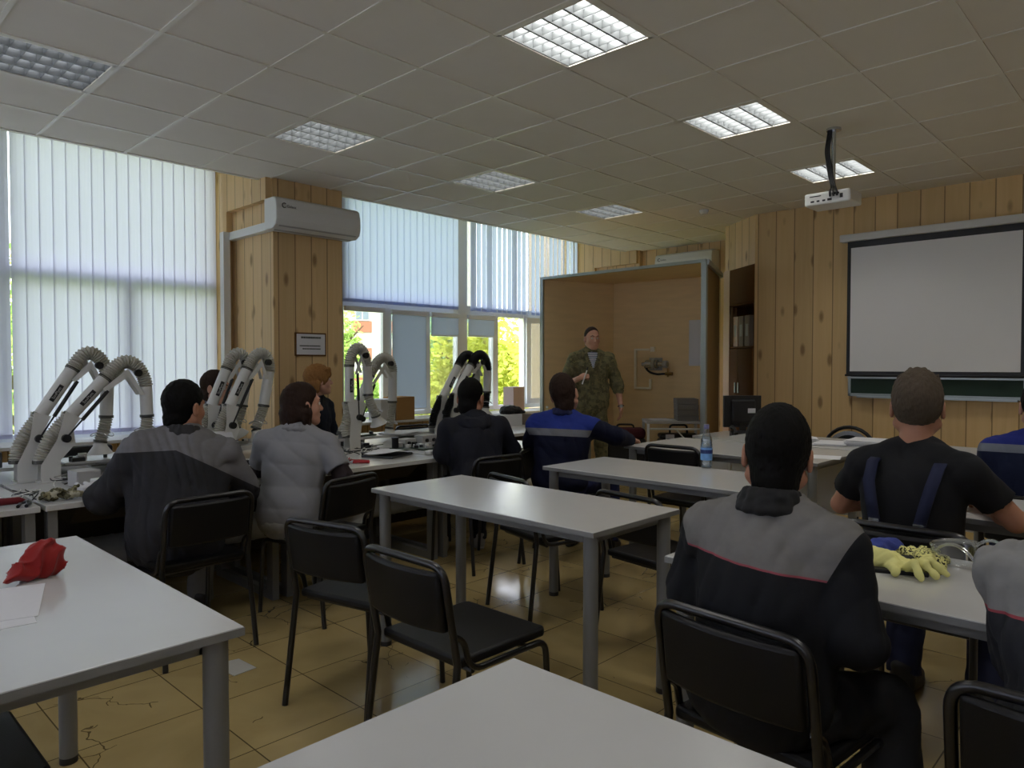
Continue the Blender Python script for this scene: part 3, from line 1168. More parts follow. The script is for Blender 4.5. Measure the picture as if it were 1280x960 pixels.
for k in range(3):
    o_ = .012 * (k - 1)
    cb.tube(fillet([(-.01, .02 + o_, .51), (-.03, .035 + o_, .35), (-.03, .01 + o_, .18), (-.05, -.02 + o_, .08), (-.14, -.05 + o_ * 2, .03), (-.13, -.05 + o_ * 2, -.0)], .04), .007, 6)
obj('cables', cb, M_BLACKP, t, smooth=True)
x_, y_ = 3.85, 1.25
tag(obj('smoke_detector', MB().lathe([(.05, 0), (.05, -.02), (.035, -.045), (.01, -.05)], 20, (3.95, 1.30, CEIL)), M_WHITEPL, smooth=True), 'small round white smoke detector on the ceiling near the corner', 'smoke detector')

# ---------------------------------------------------------------- air conditioners, duct, sign


def aircon(label, loc, rz, L=.88):
    t = thing('air_conditioner', label, 'air conditioner', loc, rz, 'wall air conditioners')
    prof = [(0, .14), (-.17, .14), (-.205, .12), (-.225, .04), (-.225, -.06), (-.205, -.11), (-.15, -.14), (0, -.14)]
    b = MB()
    b.extrude([(-L / 2, y, z) for y, z in prof], (L, 0, 0))
    obj('housing', b, M_WHITEPL, t, bevel=.01)
    obj('air_flap', MB().extrude([(-L / 2 + .04, -.2, -.118), (-L / 2 + .04, -.205, -.112), (-L / 2 + .04, -.10, -.148), (-L / 2 + .04, -.10, -.142)], (L - .08, 0, 0)), M_GREYBOX, t)
    lg = MB().extrude([(-L / 2 + .06, -.226, .045), (-L / 2 + .06, -.226, .075), (-L / 2 + .19, -.226, .055), (-L / 2 + .19, -.226, .035)], (0, .002, 0))
    b2 = obj('logo', MB().tube([(-L / 2 + .075 + .02 * math.cos(q * PI / 8), -.228, .06 + .02 * math.sin(q * PI / 8)) for q in range(2, 15)], .004, 6), M_INK, t)
    lettering('lettering', 'Galanz', .034, M_INK, t, Matrix.Translation((-L / 2 + .145, -.2275, .055)) @ Matrix.Rotation(PI / 2, 4, 'X'))
    return t


aircon('large white air conditioner high on the front of the wooden column', (.355, 3.45, 2.725), 0)
aircon('white air conditioner high on the far wall above the plywood booth', (5.9, 2.58, 2.81), -PI / 2, .9)
dm = MB()
dm.b2((-.07, 3.30, 2.585), (0.0, 4.22, 2.66))
dm.b2((-.13, 4.18, 0.75), (-.06, 4.26, 2.66))
tag(obj('cable_trunking', dm, M_WHITEPL, bevel=.004), 'white cable trunking running from the air conditioner down the corner of the column', 'cable trunking')
t = thing('wall_sign', 'small framed white notice on the front of the wooden column', 'sign', (.37, 3.45, 1.565), 0)
obj('frame', MB().b2((-.165, -.014, -.11), (.165, 0, .11)), M_BROWN, t, bevel=.003)
obj('sheet', MB().b2((-.15, -.017, -.097), (.15, -.012, .097)), M_PAPER, t)
rg = random.Random(4)
tm = MB()
for z, h_, x0, x1 in ((.055, .018, -.105, .105), (-.02, .011, -.12, .10), (-.048, .011, -.09, .10)):
    x = x0
    while x < x1:
        w = rg.uniform(.008, .02)
        tm.b2((x, -.0185, z), (min(x + w, x1), -.0165, z + h_))
        x += w + .003
obj('print', tm, M_INK, t)

# ---------------------------------------------------------------- projection screen and board
t = thing('chalkboard', 'green chalkboard in an aluminium frame below the projection screen', 'chalkboard', (4.57, -0.80, 1.5), -PI / 2)
obj('board', MB().b2((-.74, -.03, -.43), (.74, -.01, .5)), M_CHALK, t)
fr = MB()
for lo, hi in (((-.76, -.045, -.45), (.76, -.005, -.42)), ((-.76, -.045, .49), (.76, -.005, .52)), ((-.76, -.045, -.45), (-.735, -.005, .52)), ((.735, -.045, -.45), (.76, -.005, .52)), ((-.76, -.075, -.268), (.76, -.03, -.250))):
    fr.b2(lo, hi)
obj('frame', fr, M_ALU, t)
obj('chalk_tray', MB().b2((-.66, -.09, -.462), (.70, -.03, -.445)), M_ALU, t)
t = thing('projection_screen', 'large white projection screen with black border on the wooden wall', 'projection screen', (4.50, -0.79, 2.65), -PI / 2)
obj('case', MB().b2((-.83, -.04, -.02), (.83, .06, .055)), M_WHITEPL, t, bevel=.01)
obj('border', MB().b2((-.76, -.002, -1.38), (.76, .002, -.02)), M_BLACKP, t)
obj('cloth', MB().b2((-.725, -.0045, -1.345), (.725, -.001, -.085)), M_SCREEN, t)
obj('bottom_bar', MB().cyl((-.77, 0, -1.385), (.77, 0, -1.385), .011), M_BLACKP, t)

# ---------------------------------------------------------------- bookcase in the diagonal corner
da = math.atan2(1.0 - 1.6, 4.57 - 5.03)
L_ = math.hypot(.6, .46)
t = thing('bookcase', 'tall brown bookcase with an open shelf of folders in the corner beside the booth', 'bookcase', (5.03, 1.6, 0), da)
cb = MB()
cb.b2((0, .28, 0), (L_, .30, 2.52)).b2((0, 0, 0), (.02, .3, 2.52)).b2((L_ - .02, 0, 0), (L_, .3, 2.52))
for z in (0.0, 1.57, 2.08, 2.50):
    cb.b2((.02, .005, z), (L_ - .02, .3, z + .02))
obj('carcass', cb, M_BROWN, t)
obj('door', MB().b2((.012, -.016, 2.10), (L_ - .012, .0, 2.50)), M_BROWN, t, bevel=.002)
for k, (a, b) in enumerate(((.012, L_ / 2 - .002), (L_ / 2 + .002, L_ - .012))):
    d = obj('door', MB().b2((a, -.016, .06), (b, 0, 1.56)), M_BROWN, t, bevel=.002)
    obj('handle', MB().box((L_ / 2 + (-.04 if k == 0 else .04), -.025, 1.1), (.012, .016, .12)), M_ALU, d)
obj('side_trim', MB().b2((.0, -.018, 0), (.16, -.0165, 2.52)), M_PINKW, t)
M_FOLD = mat('grey_card', '#8d8073', 0.8, var=0.05)
ca, sa = math.cos(da), math.sin(da)
for i in range(3):
    lx = .24 + i * .15
    p = (5.03 + ca * lx - sa * .14, 1.6 + sa * lx + ca * .14, 1.59)
    f = thing('folder', ('pale grey folder on the bookcase shelf, the one nearest the booth', 'grey brown folder standing in the middle of the bookcase shelf', 'grey folder on the bookcase shelf, the one nearest the screen wall')[i], 'folder', p, da, 'folders on the bookcase shelf')
    obj('cover', MB().b2((-.058, -.12, 0), (.058, .12, .36)), (M_PINKW, M_FOLD, M_FOLD)[i], f, bevel=.004)
    obj('spine_label', MB().b2((-.028, -.1215, .12), (.028, -.12, .26)), M_GREYBOX, f)

# ---------------------------------------------------------------- plywood booth
t = thing('plywood_booth', 'open fronted plywood booth with aluminium edging behind the standing person', 'booth', (0, 0, 0), 0)
ZT = 2.44
A, B, Cc, D = (3.55, 3.31), (4.58, 2.96), (4.70, 1.52), (3.55, 1.07)


def panel(p, q, z0, z1, th):
    p, q = Vector((*p, 0)), Vector((*q, 0))
    d = (q - p).normalized()
    n = Vector((-d.y, d.x, 0)) * th
    return [(p.x, p.y), (q.x, q.y), (q.x + n.x, q.y + n.y), (p.x + n.x, p.y + n.y)], z0, z1


obj('left_panel', MB().prism(*panel(A, B, 0, ZT, .018)), M_PLY, t)
obj('back_panel', MB().prism(*panel(B, Cc, 0, ZT, .018)), M_PLY, t)
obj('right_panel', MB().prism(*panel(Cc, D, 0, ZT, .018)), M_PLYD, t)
obj('right_panel_lining', MB().prism(*panel(D, Cc, 0, ZT, .006)), M_PLY, t)
obj('roof_panel', MB().prism([A, D, Cc, B], ZT, ZT + .018), M_PLY, t)
ed = MB()
ed.b2((3.535, 1.04, 0), (3.57, 1.10, ZT + .02)).b2((3.535, 3.29, 0), (3.565, 3.335, ZT + .02)).b2((3.53, 1.05, ZT - .005), (3.56, 3.33, ZT + .028))
ed.prism(*panel((4.72, 1.50), (3.55, 1.05), ZT - .03, ZT + .026, .03))
obj('edging', ed, M_ALU, t)
# things fixed inside the booth
bd = Vector((Cc[0] - B[0], Cc[1] - B[1], 0)).normalized()
ba = math.atan2(bd.y, bd.x)


def on_back(s, z):
    return (B[0] + bd.x * s - .004, B[1] + bd.y * s, z)


cm = MB()
M_CREAM = mat('cream_trunking', '#f6eedb', 0.5, var=0.03)
u0 = .33
for lo, hi in (((u0, -.03, 1.06), (u0 + .025, 0, 1.58)), ((u0, -.03, 1.555), (u0 + .22, 0, 1.58)), ((u0, -.03, 1.06), (u0 + .24, 0, 1.085)), ((u0 + .215, -.03, 1.06), (u0 + .24, 0, 1.19)), ((u0 + .235, -.035, 1.54), (u0 + .29, 0, 1.6))):
    cm.b2(lo, hi)
o = obj('cable_trunking', cm, M_CREAM, loc=(B[0] - .002, B[1], 0), rz=ba)
tag(o, 'cream C shaped cable trunking with a socket on the booth back panel', 'cable trunking')
t = thing('pipe_fitting', 'shiny metal valve fitting with hoses clamped on the booth back panel', 'valve', on_back(.62, 1.38), ba)
obj('body', MB().cyl((-.10, -.05, 0), (.06, -.05, 0), .055).cyl((-.16, -.05, .0), (-.10, -.05, 0), .025).cyl((.06, -.05, 0), (.20, -.05, -.005), .03), M_STEEL, t, smooth=True)
obj('flange', MB().cyl((-.005, -.05, 0), (.03, -.05, 0), .07).cyl((.14, -.05, 0), (.19, -.05, 0), .045), M_GREYBOX, t, smooth=True)
obj('hose', MB().tube(fillet([(-.12, -.05, -.03), (-.06, -.06, -.10), (.05, -.05, -.13), (.14, -.05, -.12), (.24, -.05, -.12)], .05), .014, 8), M_BLACKP, t, smooth=True)
obj('valve_handle', MB().cyl((.17, -.05, -.12), (.26, -.05, -.12), .022).cyl((.2, -.05, -.16), (.2, -.05, -.05), .012), mat('brass', '#8a6a35', 0.35, 0.8), t, smooth=True)
obj('bracket', MB().b2((-.08, -.012, -.08), (.1, 0, .08)), M_GREYBOX, t)
tag(obj('notice_sheet', MB().b2((0, -.006, 1.36), (.34, 0, 1.92)), M_PAPER, loc=on_back(1.08, 0), rz=ba), 'blank pale sheet on the booth back panel near its right edge', 'sheet')

# ---------------------------------------------------------------- chairs


def make_chair(label, loc, rz, back=0.77):
    t = thing('chair', label, 'chair', loc, rz, 'black vinyl chairs')
    W, SZ = .205, .425
    for s in (-1, 1):
        obj('leg', MB().tube([(s * (W + .012), -.26, 0), (s * W, -.205, SZ + .02)], .0125, 10), M_FRAMEB, t, smooth=True)
        fl = fillet([(s * W, .235, 0), (s * W, .205, SZ - .012), (s * W, .10, SZ - .012)], .05)
        obj('leg', MB().tube(fl, .0115, 10), M_FRAMEB, t, smooth=True)
    sf = MB()
    for s in (-1, 1):
        sf.tube(fillet([(s * W, .10, SZ - .012), (s * W, -.15, SZ - .012), (s * (W - .004), -.175, SZ + .09), (s * (W - .004), -.226, SZ + .12)], .06), .0105, 8)
    sf.tube([(-W, .12, SZ - .014), (W, .12, SZ - .014)], .009, 8).tube([(-W, -.14, SZ - .014), (W, -.14, SZ - .014)], .009, 8)
    obj('seat_frame', sf, M_FRAMEB, t, smooth=True)
    hp = fillet([(-W, -.205, SZ + .02), (-W, -.26, back - .012), (W, -.26, back - .012), (W, -.205, SZ + .02)], .06, 7)
    obj('back_frame', MB().tube(hp, .0125, 10), M_FRAMEB, t, smooth=True)
    st = MB()
    pts = [(-.20, -.19), (.20, -.19), (.205, .20), (.19, .215), (-.19, .215), (-.205, .20)]
    st.prism(pts, SZ, SZ + .034)
    obj('seat', st, M_VINYL, t, bevel=.014, smooth=True)
    bk = MB()
    n = 8
    z0, z1 = back - .222, back - .03
    vs, fs = [], []
    prof = []
    for i in range(n + 1):
        x = -.188 + .376 * i / n
        c = -.028 * (1 - (2 * i / n - 1) ** 2)
        for (dy, z) in ((-.014, z0), (.016, z0), (.016, z1), (-.014, z1)):
            yy = -.232 - .026 * (z - z0) / (z1 - z0)
            vs.append((x, yy + c + dy, z))
    for i in range(n):
        a, b = i * 4, (i + 1) * 4
        for k in range(4):
            fs.append([a + k, a + (k + 1) % 4, b + (k + 1) % 4, b + k])
    fs.append([3, 2, 1, 0])
    fs.append([n * 4 + k for k in range(4)])
    bk.add(vs, fs)
    obj('backrest', bk, M_VINYL, t, bevel=.011, smooth=True)
    return t


R_ = math.radians
CH = [((-1.51, -.18), 13, 'empty black chair behind the front one, its back towards the left wall table'),
      ((-.20, -.78), -8, 'empty black chair pushed under the second white table, near its aisle end'),
      ((-.20, -.02), -14, 'empty black chair pushed under the window end of the second white table'),
      ((-1.82, .90), 92, 'black chair under the person in the dark jacket with grey shoulders at the bench'),
      ((-1.10, .90), 104, 'black chair under the person in the short sleeved grey shirt'),
      ((.17, .95), 84, 'black chair under the person in the dark navy hooded jacket'),
      ((.66, .58), -62, 'black chair under the person with the bright blue yoke, mostly hidden'),
      ((-1.40, -1.88), -5, 'black chair under the person in the grey yoke jacket nearest the camera'),
      ((-1.40, -2.53), 0, 'black chair cut off by the lower right corner of the photo'),
      ((-.25, -1.93), 0, 'black chair under the person in the black T-shirt and blue overall straps'),
      ((.99, -2.13), 0, 'hidden black chair under the person at the right edge'),
      ((1.27, 2.80), -95, 'empty black chair on the window side of the workbench'),
      ((-.82, 3.0), -90, 'hidden black chair under the person behind the paired white arms'),
      ((.2, 2.97), -90, 'hidden black chair under the fair haired person in navy'),
      ((-3.02, -.60), 0, 'black chair pushed under the left wall table, only a seat corner showing')]
c0 = make_chair('empty black chair in front, standing between the white tables', (-1.58, -.83, 0), R_(0 - 90))
for (x, y), a, lab in CH:
    r_ = dup(c0, (x, y, 0), R_(a - 90), lab)
    if 'T-shirt' in lab:
        r_.scale = (1, 1, 1.055)
make_chair('black chair with a tall plain back beside the water bottle', (1.22, -.12, 0), R_(-90), .835)

# round backed office chair behind the desk of papers
t = thing('office_chair', 'black office chair with an arched metal rimmed back behind the desk of papers', 'chair', (3.0, -.50, 0), R_(90))
arc = [(.22 * math.cos(a), -.22, .60 + .235 * math.sin(a)) for a in [PI * k / 14 for k in range(15)]]
obj('back_frame', MB().tube([(.22, -.22, .44)] + arc + [(-.22, -.22, .44)], .016, 8), M_FRAMEB, t, smooth=True)
ins = [(.165 * math.cos(a), .60 + .17 * math.sin(a)) for a in [PI * k / 14 for k in range(15)]] + [(-.165, .5), (.165, .5)]
obj('backrest', MB().extrude([(x, -.235, z) for x, z in ins], (0, .03, 0)), M_VINYL, t, bevel=.01)
obj('back_panel', MB().extrude([(x * 1.2, -.224, .60 + (z - .6) * 1.2) for x, z in ins], (0, .012, 0)), M_STEEL, t)
obj('seat', MB().b2((-.22, -.2, .42), (.22, .22, .47)), M_VINYL, t, bevel=.015)
for s in (-1, 1):
    for f in (-1, 1):
        obj('leg', MB().cyl((s * .2, f * .2, .42), (s * .22, f * .24, 0), .013), M_FRAMEB, t, smooth=True)

# ---------------------------------------------------------------- white tables


def make_table(label, x0, x1, y0, y1, top=.77):
    cx, cy = (x0 + x1) / 2, (y0 + y1) / 2
    t = thing('table', label, 'table', (cx, cy, 0), 0, 'white laminate tables')
    hx, hy = (x1 - x0) / 2, (y1 - y0) / 2
    obj('tabletop', MB().b2((-hx, -hy, top - .022), (hx, hy, top)), M_TABLE, t, bevel=.002)
    eb = MB()
    e = .0012
    for lo, hi in (((-hx - e, -hy - e, top - .021), (hx + e, -hy, top - .003)), ((-hx - e, hy, top - .021), (hx + e, hy + e, top - .003)), ((-hx - e, -hy, top - .021), (-hx, hy, top - .003)), ((hx, -hy, top - .021), (hx + e, hy, top - .003))):
        eb.b2(lo, hi)
    obj('edge_band', eb, M_TEDGE, t)
    ap = MB()
    q = .055
    for lo, hi in (((-hx + q, -hy + q, top - .060), (hx - q, -hy + q + .025, top - .024)), ((-hx + q, hy - q - .025, top - .060), (hx - q, hy - q, top - .024)),
                   ((-hx + q, -hy + q, top - .060), (-hx + q + .025, hy - q, top - .024)), ((hx - q - .025, -hy + q, top - .060), (hx - q, hy - q, top - .024))):
        ap.b2(lo, hi)
    obj('frame', ap, M_TLEG, t)
    for sx in (-1, 1):
        for sy in (-1, 1):
            p = (sx * (hx - .047), sy * (hy - .047))
            l = obj('leg', MB().cyl((*p, .02), (*p, top - .023), .028, seg=24), M_TLEG, t, smooth=True)
            obj('foot_cap', MB().cyl((*p, 0), (*p, .022), .0285, seg=24), M_BLACKP, l, smooth=True)
    return t


make_table('white table at the left edge, carrying a red cloth and papers', -3.08, -2.49, -1.09, .18)
make_table('empty white table filling the bottom of the photo', -2.78, -2.19, -2.94, -1.66)
make_table('empty white table in the middle with window light shining on it', -1.20, -.61, -1.11, .24)
make_table('white table with the water bottle', -.05, .56, -1.14, .14)
make_table('white table with yellow gloves, between the two grey yoke jackets', -1.29, -.70, -2.80, -1.46)
make_table('white table under the forearm of the person in the black T-shirt', .02, .62, -2.92, -1.62)
make_table('wide white table at which the person in the blue yoke jacket leans', 1.20, 2.02, -.99, .43)

make_table('white table mostly hidden behind the person in the black T-shirt, before the desk', 1.25, 1.84, -2.95, -1.68)

# desks with modesty panels by the screen wall
M_DESKP = mat('pale_desk_panel', '#dddbd6', .5, var=.02)
t = thing('desk', 'white desk with grey front panels, piled with papers', 'desk', (2.48, -.6, 0), 0)
obj('tabletop', MB().b2((-.42, -1.4, .745), (.36, .8, .77)), M_TABLE, t, bevel=.002)
obj('front_panel', MB().b2((.0, -1.37, .22), (.018, .30, .745)), M_DESKP, t)
for y in (-1.37, .30, .78):
    obj('side_panel', MB().b2((-.08, y, 0), (.34, y + .02, .745)), M_DESKP, t)
d = obj('drawer', MB().b2((-.1, .34, .45), (-.08, .76, .73)), M_DESKP, t, bevel=.002)
obj('handle', MB().b2((-.112, .48, .65), (-.1, .62, .665)), M_ALU, d)
d = obj('drawer', MB().b2((-.1, .34, .15), (-.08, .76, .44)), M_DESKP, t, bevel=.002)
obj('handle', MB().b2((-.112, .48, .36), (-.1, .62, .375)), M_ALU, d)


def paper_stack(label, x, y, z, n, rz, seed, w=.21, l=.297, group='papers on the desk', name='paper_stack', h=.0035):
    rg = random.Random(seed)
    m = MB()
    for i in range(n):
        m.box((rg.uniform(-.012, .012), rg.uniform(-.012, .012), h * (i + .5)), (w, l, h * .8), rg.uniform(-.07, .07))
    return tag(obj(name, m, M_PAPER, loc=(x, y, z), rz=rz), label, 'papers', group)


paper_stack('loose stack of papers on the desk by the head of the nearest person', 2.42, -.36, .77, 8, .5, 1)
paper_stack('thin spread of papers lying beside the loose stack on the desk', 2.36, -.66, .77, 4, .2, 2, .3, .22)
paper_stack('thick stack of white papers by the shoulder of the person in the black T-shirt', 2.48, -.98, .77, 12, .05, 3, .32, .44)
paper_stack('single sheet at the corner of the wide white table', 1.52, -.86, .77, 1, .3, 4, .2, .28, 'papers on the wide table', 'paper_sheet', .0012)

# computer corner
t = thing('computer_desk', 'small pale computer desk beside the booth', 'desk', (3.5, .55, 0), 0)
obj('tabletop', MB().b2((-.35, -.35, .645), (.35, .42, .67)), M_TABLE, t, bevel=.002)
for sx in (-.33, .31):
    obj('side_panel', MB().b2((sx, -.33, 0), (sx + .02, .40, .645)), M_GREYBOX, t)
t = thing('monitor', 'black computer monitor seen from behind, with a white sticker', 'monitor', (3.42, .58, .67), R_(-44))
obj('screen_shell', MB().b2((-.185, -.02, .09), (.185, .02, .40)).frustum((0, .0, .1), (.01, .01), (.01, .01), .01), M_BLACKP, t, bevel=.006)
obj('rear_bulge', MB().b2((-.12, -.05, .13), (.12, -.018, .36)), M_BLACKP, t, bevel=.02)
obj('stand', MB().b2((-.03, -.03, .0), (.03, -.005, .2)), M_BLACKP, t)
obj('foot', MB().cyl((0, -.01, 0), (0, -.01, .012), .11), M_BLACKP, t)
obj('sticker', MB().b2((.04, -.052, .23), (.115, -.0495, .275)), M_PAPER, t)
t = thing('telephone', 'dark desk telephone in front of the monitor', 'telephone', (3.22, .50, .67), R_(-50))
obj('base', MB().extrude([(-.08, -.09, 0), (-.08, .09, 0), (-.08, .09, .07), (-.08, -.09, .025)], (.16, 0, 0)), M_BLACKP, t, bevel=.006)
obj('handset', MB().tube(fillet([(-.06, -.09, .05), (-.06, -.05, .085), (-.06, .06, .11), (-.06, .1, .09)], .03), [.02, .018] + [.014] * 10 + [.018, .02], 10), M_BLACKP, t, smooth=True)

# side table in the booth
t = thing('side_table', 'grey metal framed side table inside the booth, carrying a stack of grey boxes', 'table', (4.12, 1.78, 0), R_(-50))
obj('tabletop', MB().b2((-.33, -.25, .70), (.33, .25, .725)), M_GREYBOX, t, bevel=.002)
for sx in (-1, 1):
    for sy in (-1, 1):
        obj('leg', MB().b2((sx * .31 - .014, sy * .23 - .014, 0), (sx * .31 + .014, sy * .23 + .014, .70)), M_WHITEPL, t)
obj('brace', MB().tube([(-.31, -.23, .64), (.31, -.23, .64)], .012).tube([(0, -.23, .64), (.31, -.23, .30)], .008), M_WHITEPL, t)
for k in range(4):
    x_ = tag(obj('storage_box', MB().b2((-.12, -.14, 0), (.12, .14, .062)), mat('grey_carton', '#6f6d69', 0.8, var=.05) if k == 0 else bpy.data.materials['grey_carton'], bevel=.004, loc=(4.22 - .004 * k, 1.66, .726 + .064 * k), rz=R_(-50)),
             ('grey flat box at the bottom of the stack in the booth', 'grey flat box second from the bottom of the stack in the booth', 'grey flat box second from the top of the stack in the booth', 'grey flat box on top of the stack in the booth')[k], 'box', 'grey boxes stacked in the booth')
paper_stack('open booklet on the side table in the booth', 4.04, 1.9, .726, 3, R_(-40), 8, .2, .26, 'booklets', 'booklet')
M_MAROON = mat('maroon_fabric', '#4a1620', 0.8, var=.1)
for i, (x, y, lab) in enumerate(((3.88, 2.28, 'black and maroon tool bag with a white tag, left of the booth side table'), (4.25, 1.78, 'black tool bag with a white tag beneath the booth side table'))):
    t = thing('tool_bag', lab, 'bag', (x, y, 0), R_(-50))
    obj('body', MB().b2((-.24, -.14, 0), (.24, .14, .5)), M_BLACKP, t, bevel=.04)
    obj('lid', MB().b2((-.23, -.135, .5), (.23, .135, .62 if i == 0 else .56)), M_MAROON if i == 0 else M_BLACKP, t, bevel=.04)
    obj('tag', MB().b2((-.17, -.146, .44), (-.07, -.14, .56)), M_PAPER, t)
    obj('tag_mark', MB().b2((-.15, -.148, .48), (-.09, -.1455, .51)), M_BLACKP, t)
    obj('handle', MB().tube(fillet([(-.1, 0, .56), (-.1, 0, .66), (.1, 0, .66), (.1, 0, .56)], .04), .012), M_BLACKP, t, smooth=True)

# ---------------------------------------------------------------- workbenches
M_BENCH = mat('bench_top', '#c2c2bf', 0.25, var=.04, spec=.5)
M_BENCHD = mat('bench_underside', '#3c352a', 0.7, var=.1)


def bench(label, x0, x1, y0, y1, tray, near=True):
    t = thing('workbench', label, 'workbench', ((x0 + x1) / 2, (y0 + y1) / 2, 0), 0, 'workbenches under the fume arms')
    hx, hy = (x1 - x0) / 2, (y1 - y0) / 2
    obj('worktop', MB().b2((-hx, -hy, .692), (hx, hy, .72)), M_BENCH, t, bevel=.003)
    for s in (-1, 1):
        obj('leg_panel', MB().b2((s * (hx - .035) - .02, -hy + .03, 0), (s * (hx - .035) + .02, -hy + .1, .692)).b2((s * (hx - .035) - .02, hy - .1, 0), (s * (hx - .035) + .02, hy - .03, .692)).b2((s * (hx - .035) - .02, -hy + .1, .0), (s * (hx - .035) + .02, hy - .1, .05)), M_TLEG, t)
    obj('back_panel', MB().b2((-hx + .06, hy - .05, .12), (hx - .06, hy - .035, .692)), M_BENCHD, t)
    if tray:
        obj('keyboard_tray', MB().extrude([(-.45, -hy + .05, .692), (-.45, hy - .2, .692), (-.45, hy - .35, .58), (-.45, -hy + .2, .58)], (.9, 0, 0)), M_BENCHD, t)
    return t


BX = [(-3.56, -2.37), (-2.35, -1.16), (-1.14, .05), (.07, 1.26)]
NB = ['leftmost near workbench, cut off by the edge of the photo', 'near workbench in front of the person in the dark jacket with grey shoulders', 'near workbench in front of the person in the short sleeved grey shirt', 'near workbench in front of the person in the dark navy hooded jacket']
FB = ['leftmost window side workbench, by the edge of the photo', 'window side workbench below the left pair of white arms', 'window side workbench before the person behind the paired white arms', 'window side workbench next to the empty chair by the window']
for i, (a, b) in enumerate(BX):
    bench(NB[i], a, b, 1.17, 1.98, i > 0)
    bench(FB[i], a, b, 2.0, 2.70, False)
bench('window side workbench at the far end, carrying the white boxes', 1.62, 2.9, 2.0, 2.95, False)
# long cable channel on the joint of the two rows
for i, (a, b) in enumerate(((-3.5, -1.5), (-1.45, .0), (.02, 1.2))):
    t = thing('equipment_shelf', ('low white shelf along the bench joint at the left pair of arms', 'low white shelf along the bench joint behind the person in the grey shirt', 'low white shelf along the bench joint at the black sleeved arms')[i], 'shelf', ((a + b) / 2, 2.26, .72), 0, 'low shelves on the bench joint')
    h = (b - a) / 2
    obj('board', MB().b2((-h, -.12, .055), (h, .16, .075)), M_BENCH, t, bevel=.002)
    for s in (-.9, 0, .9):
        obj('foot', MB().b2((s * h - .01, -.10, 0), (s * h + .01, .14, .055)), M_TLEG, t)

# silver spiral duct under the bench
dm = MB()
pts, rs = [], []
for k in range(260):
    x = -2.3 + 4.4 * k / 259
    pts.append((x, 1.74, .33))
    rs.append(.088 + (.004 if k % 6 == 0 else 0))
dm.tube(pts, rs, 20)
tag(obj('ventilation_duct', dm, mat('galvanised_steel', '#c9cdd0', .35, .45, var=.1), smooth=True), 'shiny spiral metal duct running under the workbenches', 'duct')
M_FOIL = mat('crumpled_foil', '#b0b4b4', 0.3, 0.8, var=.2, scale=30, bump=.4, bscale=60)
dm = MB()
pts, rs = [], []
P_ = fillet([(-2.98, 1.55, .0), (-2.98, 1.5, .42), (-2.74, 1.42, .56), (-2.57, 1.45, .42), (-2.5, 1.55, .0)], .2, 24)
for k, p in enumerate(P_):
    pts.append(p)
    rs.append(.085 + (.012 if k % 2 else -.006))
dm.tube(pts, rs, 18)
tag(obj('flexible_duct', dm, M_FOIL, smooth=True), 'crinkled foil flexible duct looping under the leftmost workbench', 'duct')

# ---------------------------------------------------------------- fume extraction arms
M_ARM = mat('white_enamel', '#cfcec8', 0.35, var=.03, spec=.5)
M_HOSE = mat('grey_hose', '#b3b0a4', 0.6, var=.06)
M_HOSEB = mat('black_hose', '#141417', 0.5, var=.06)
M_CLAMP = mat('dark_clamp', '#55554f', .4, .5)
M_LABELT = mat('label_text', '#c9c9c4', 0.6)


def bez(P, n):
    P = [Vector(p) for p in P]
    out = []
    m = len(P) - 1
    for i in range(n + 1):
        t = i / n
        q = list(P)
        for r in range(m):
            q = [q[k] * (1 - t) + q[k + 1] * t for k in range(len(q) - 1)]
        out.append(q[0])
    return out


def hose(mb, pts, r, pitch=.0145, amp=.0052):
    """ribbed tube along a dense path"""
    d = [0]
    for a, b in zip(pts, pts[1:]):
        d.append(d[-1] + (b - a).length)
    n = max(4, int(d[-1] / (pitch / 4)))
    out, rs, j = [], [], 0
    for i in range(n + 1):
        s = d[-1] * i / n
        while j < len(d) - 2 and d[j + 1] < s:
            j += 1
        t = (s - d[j]) / max(d[j + 1] - d[j], 1e-9)
        out.append(pts[j].lerp(pts[j + 1], min(max(t, 0), 1)))
        rs.append(r + amp * (1, 0, -1, 0)[i % 4])
    mb.tube(out, rs, 16)


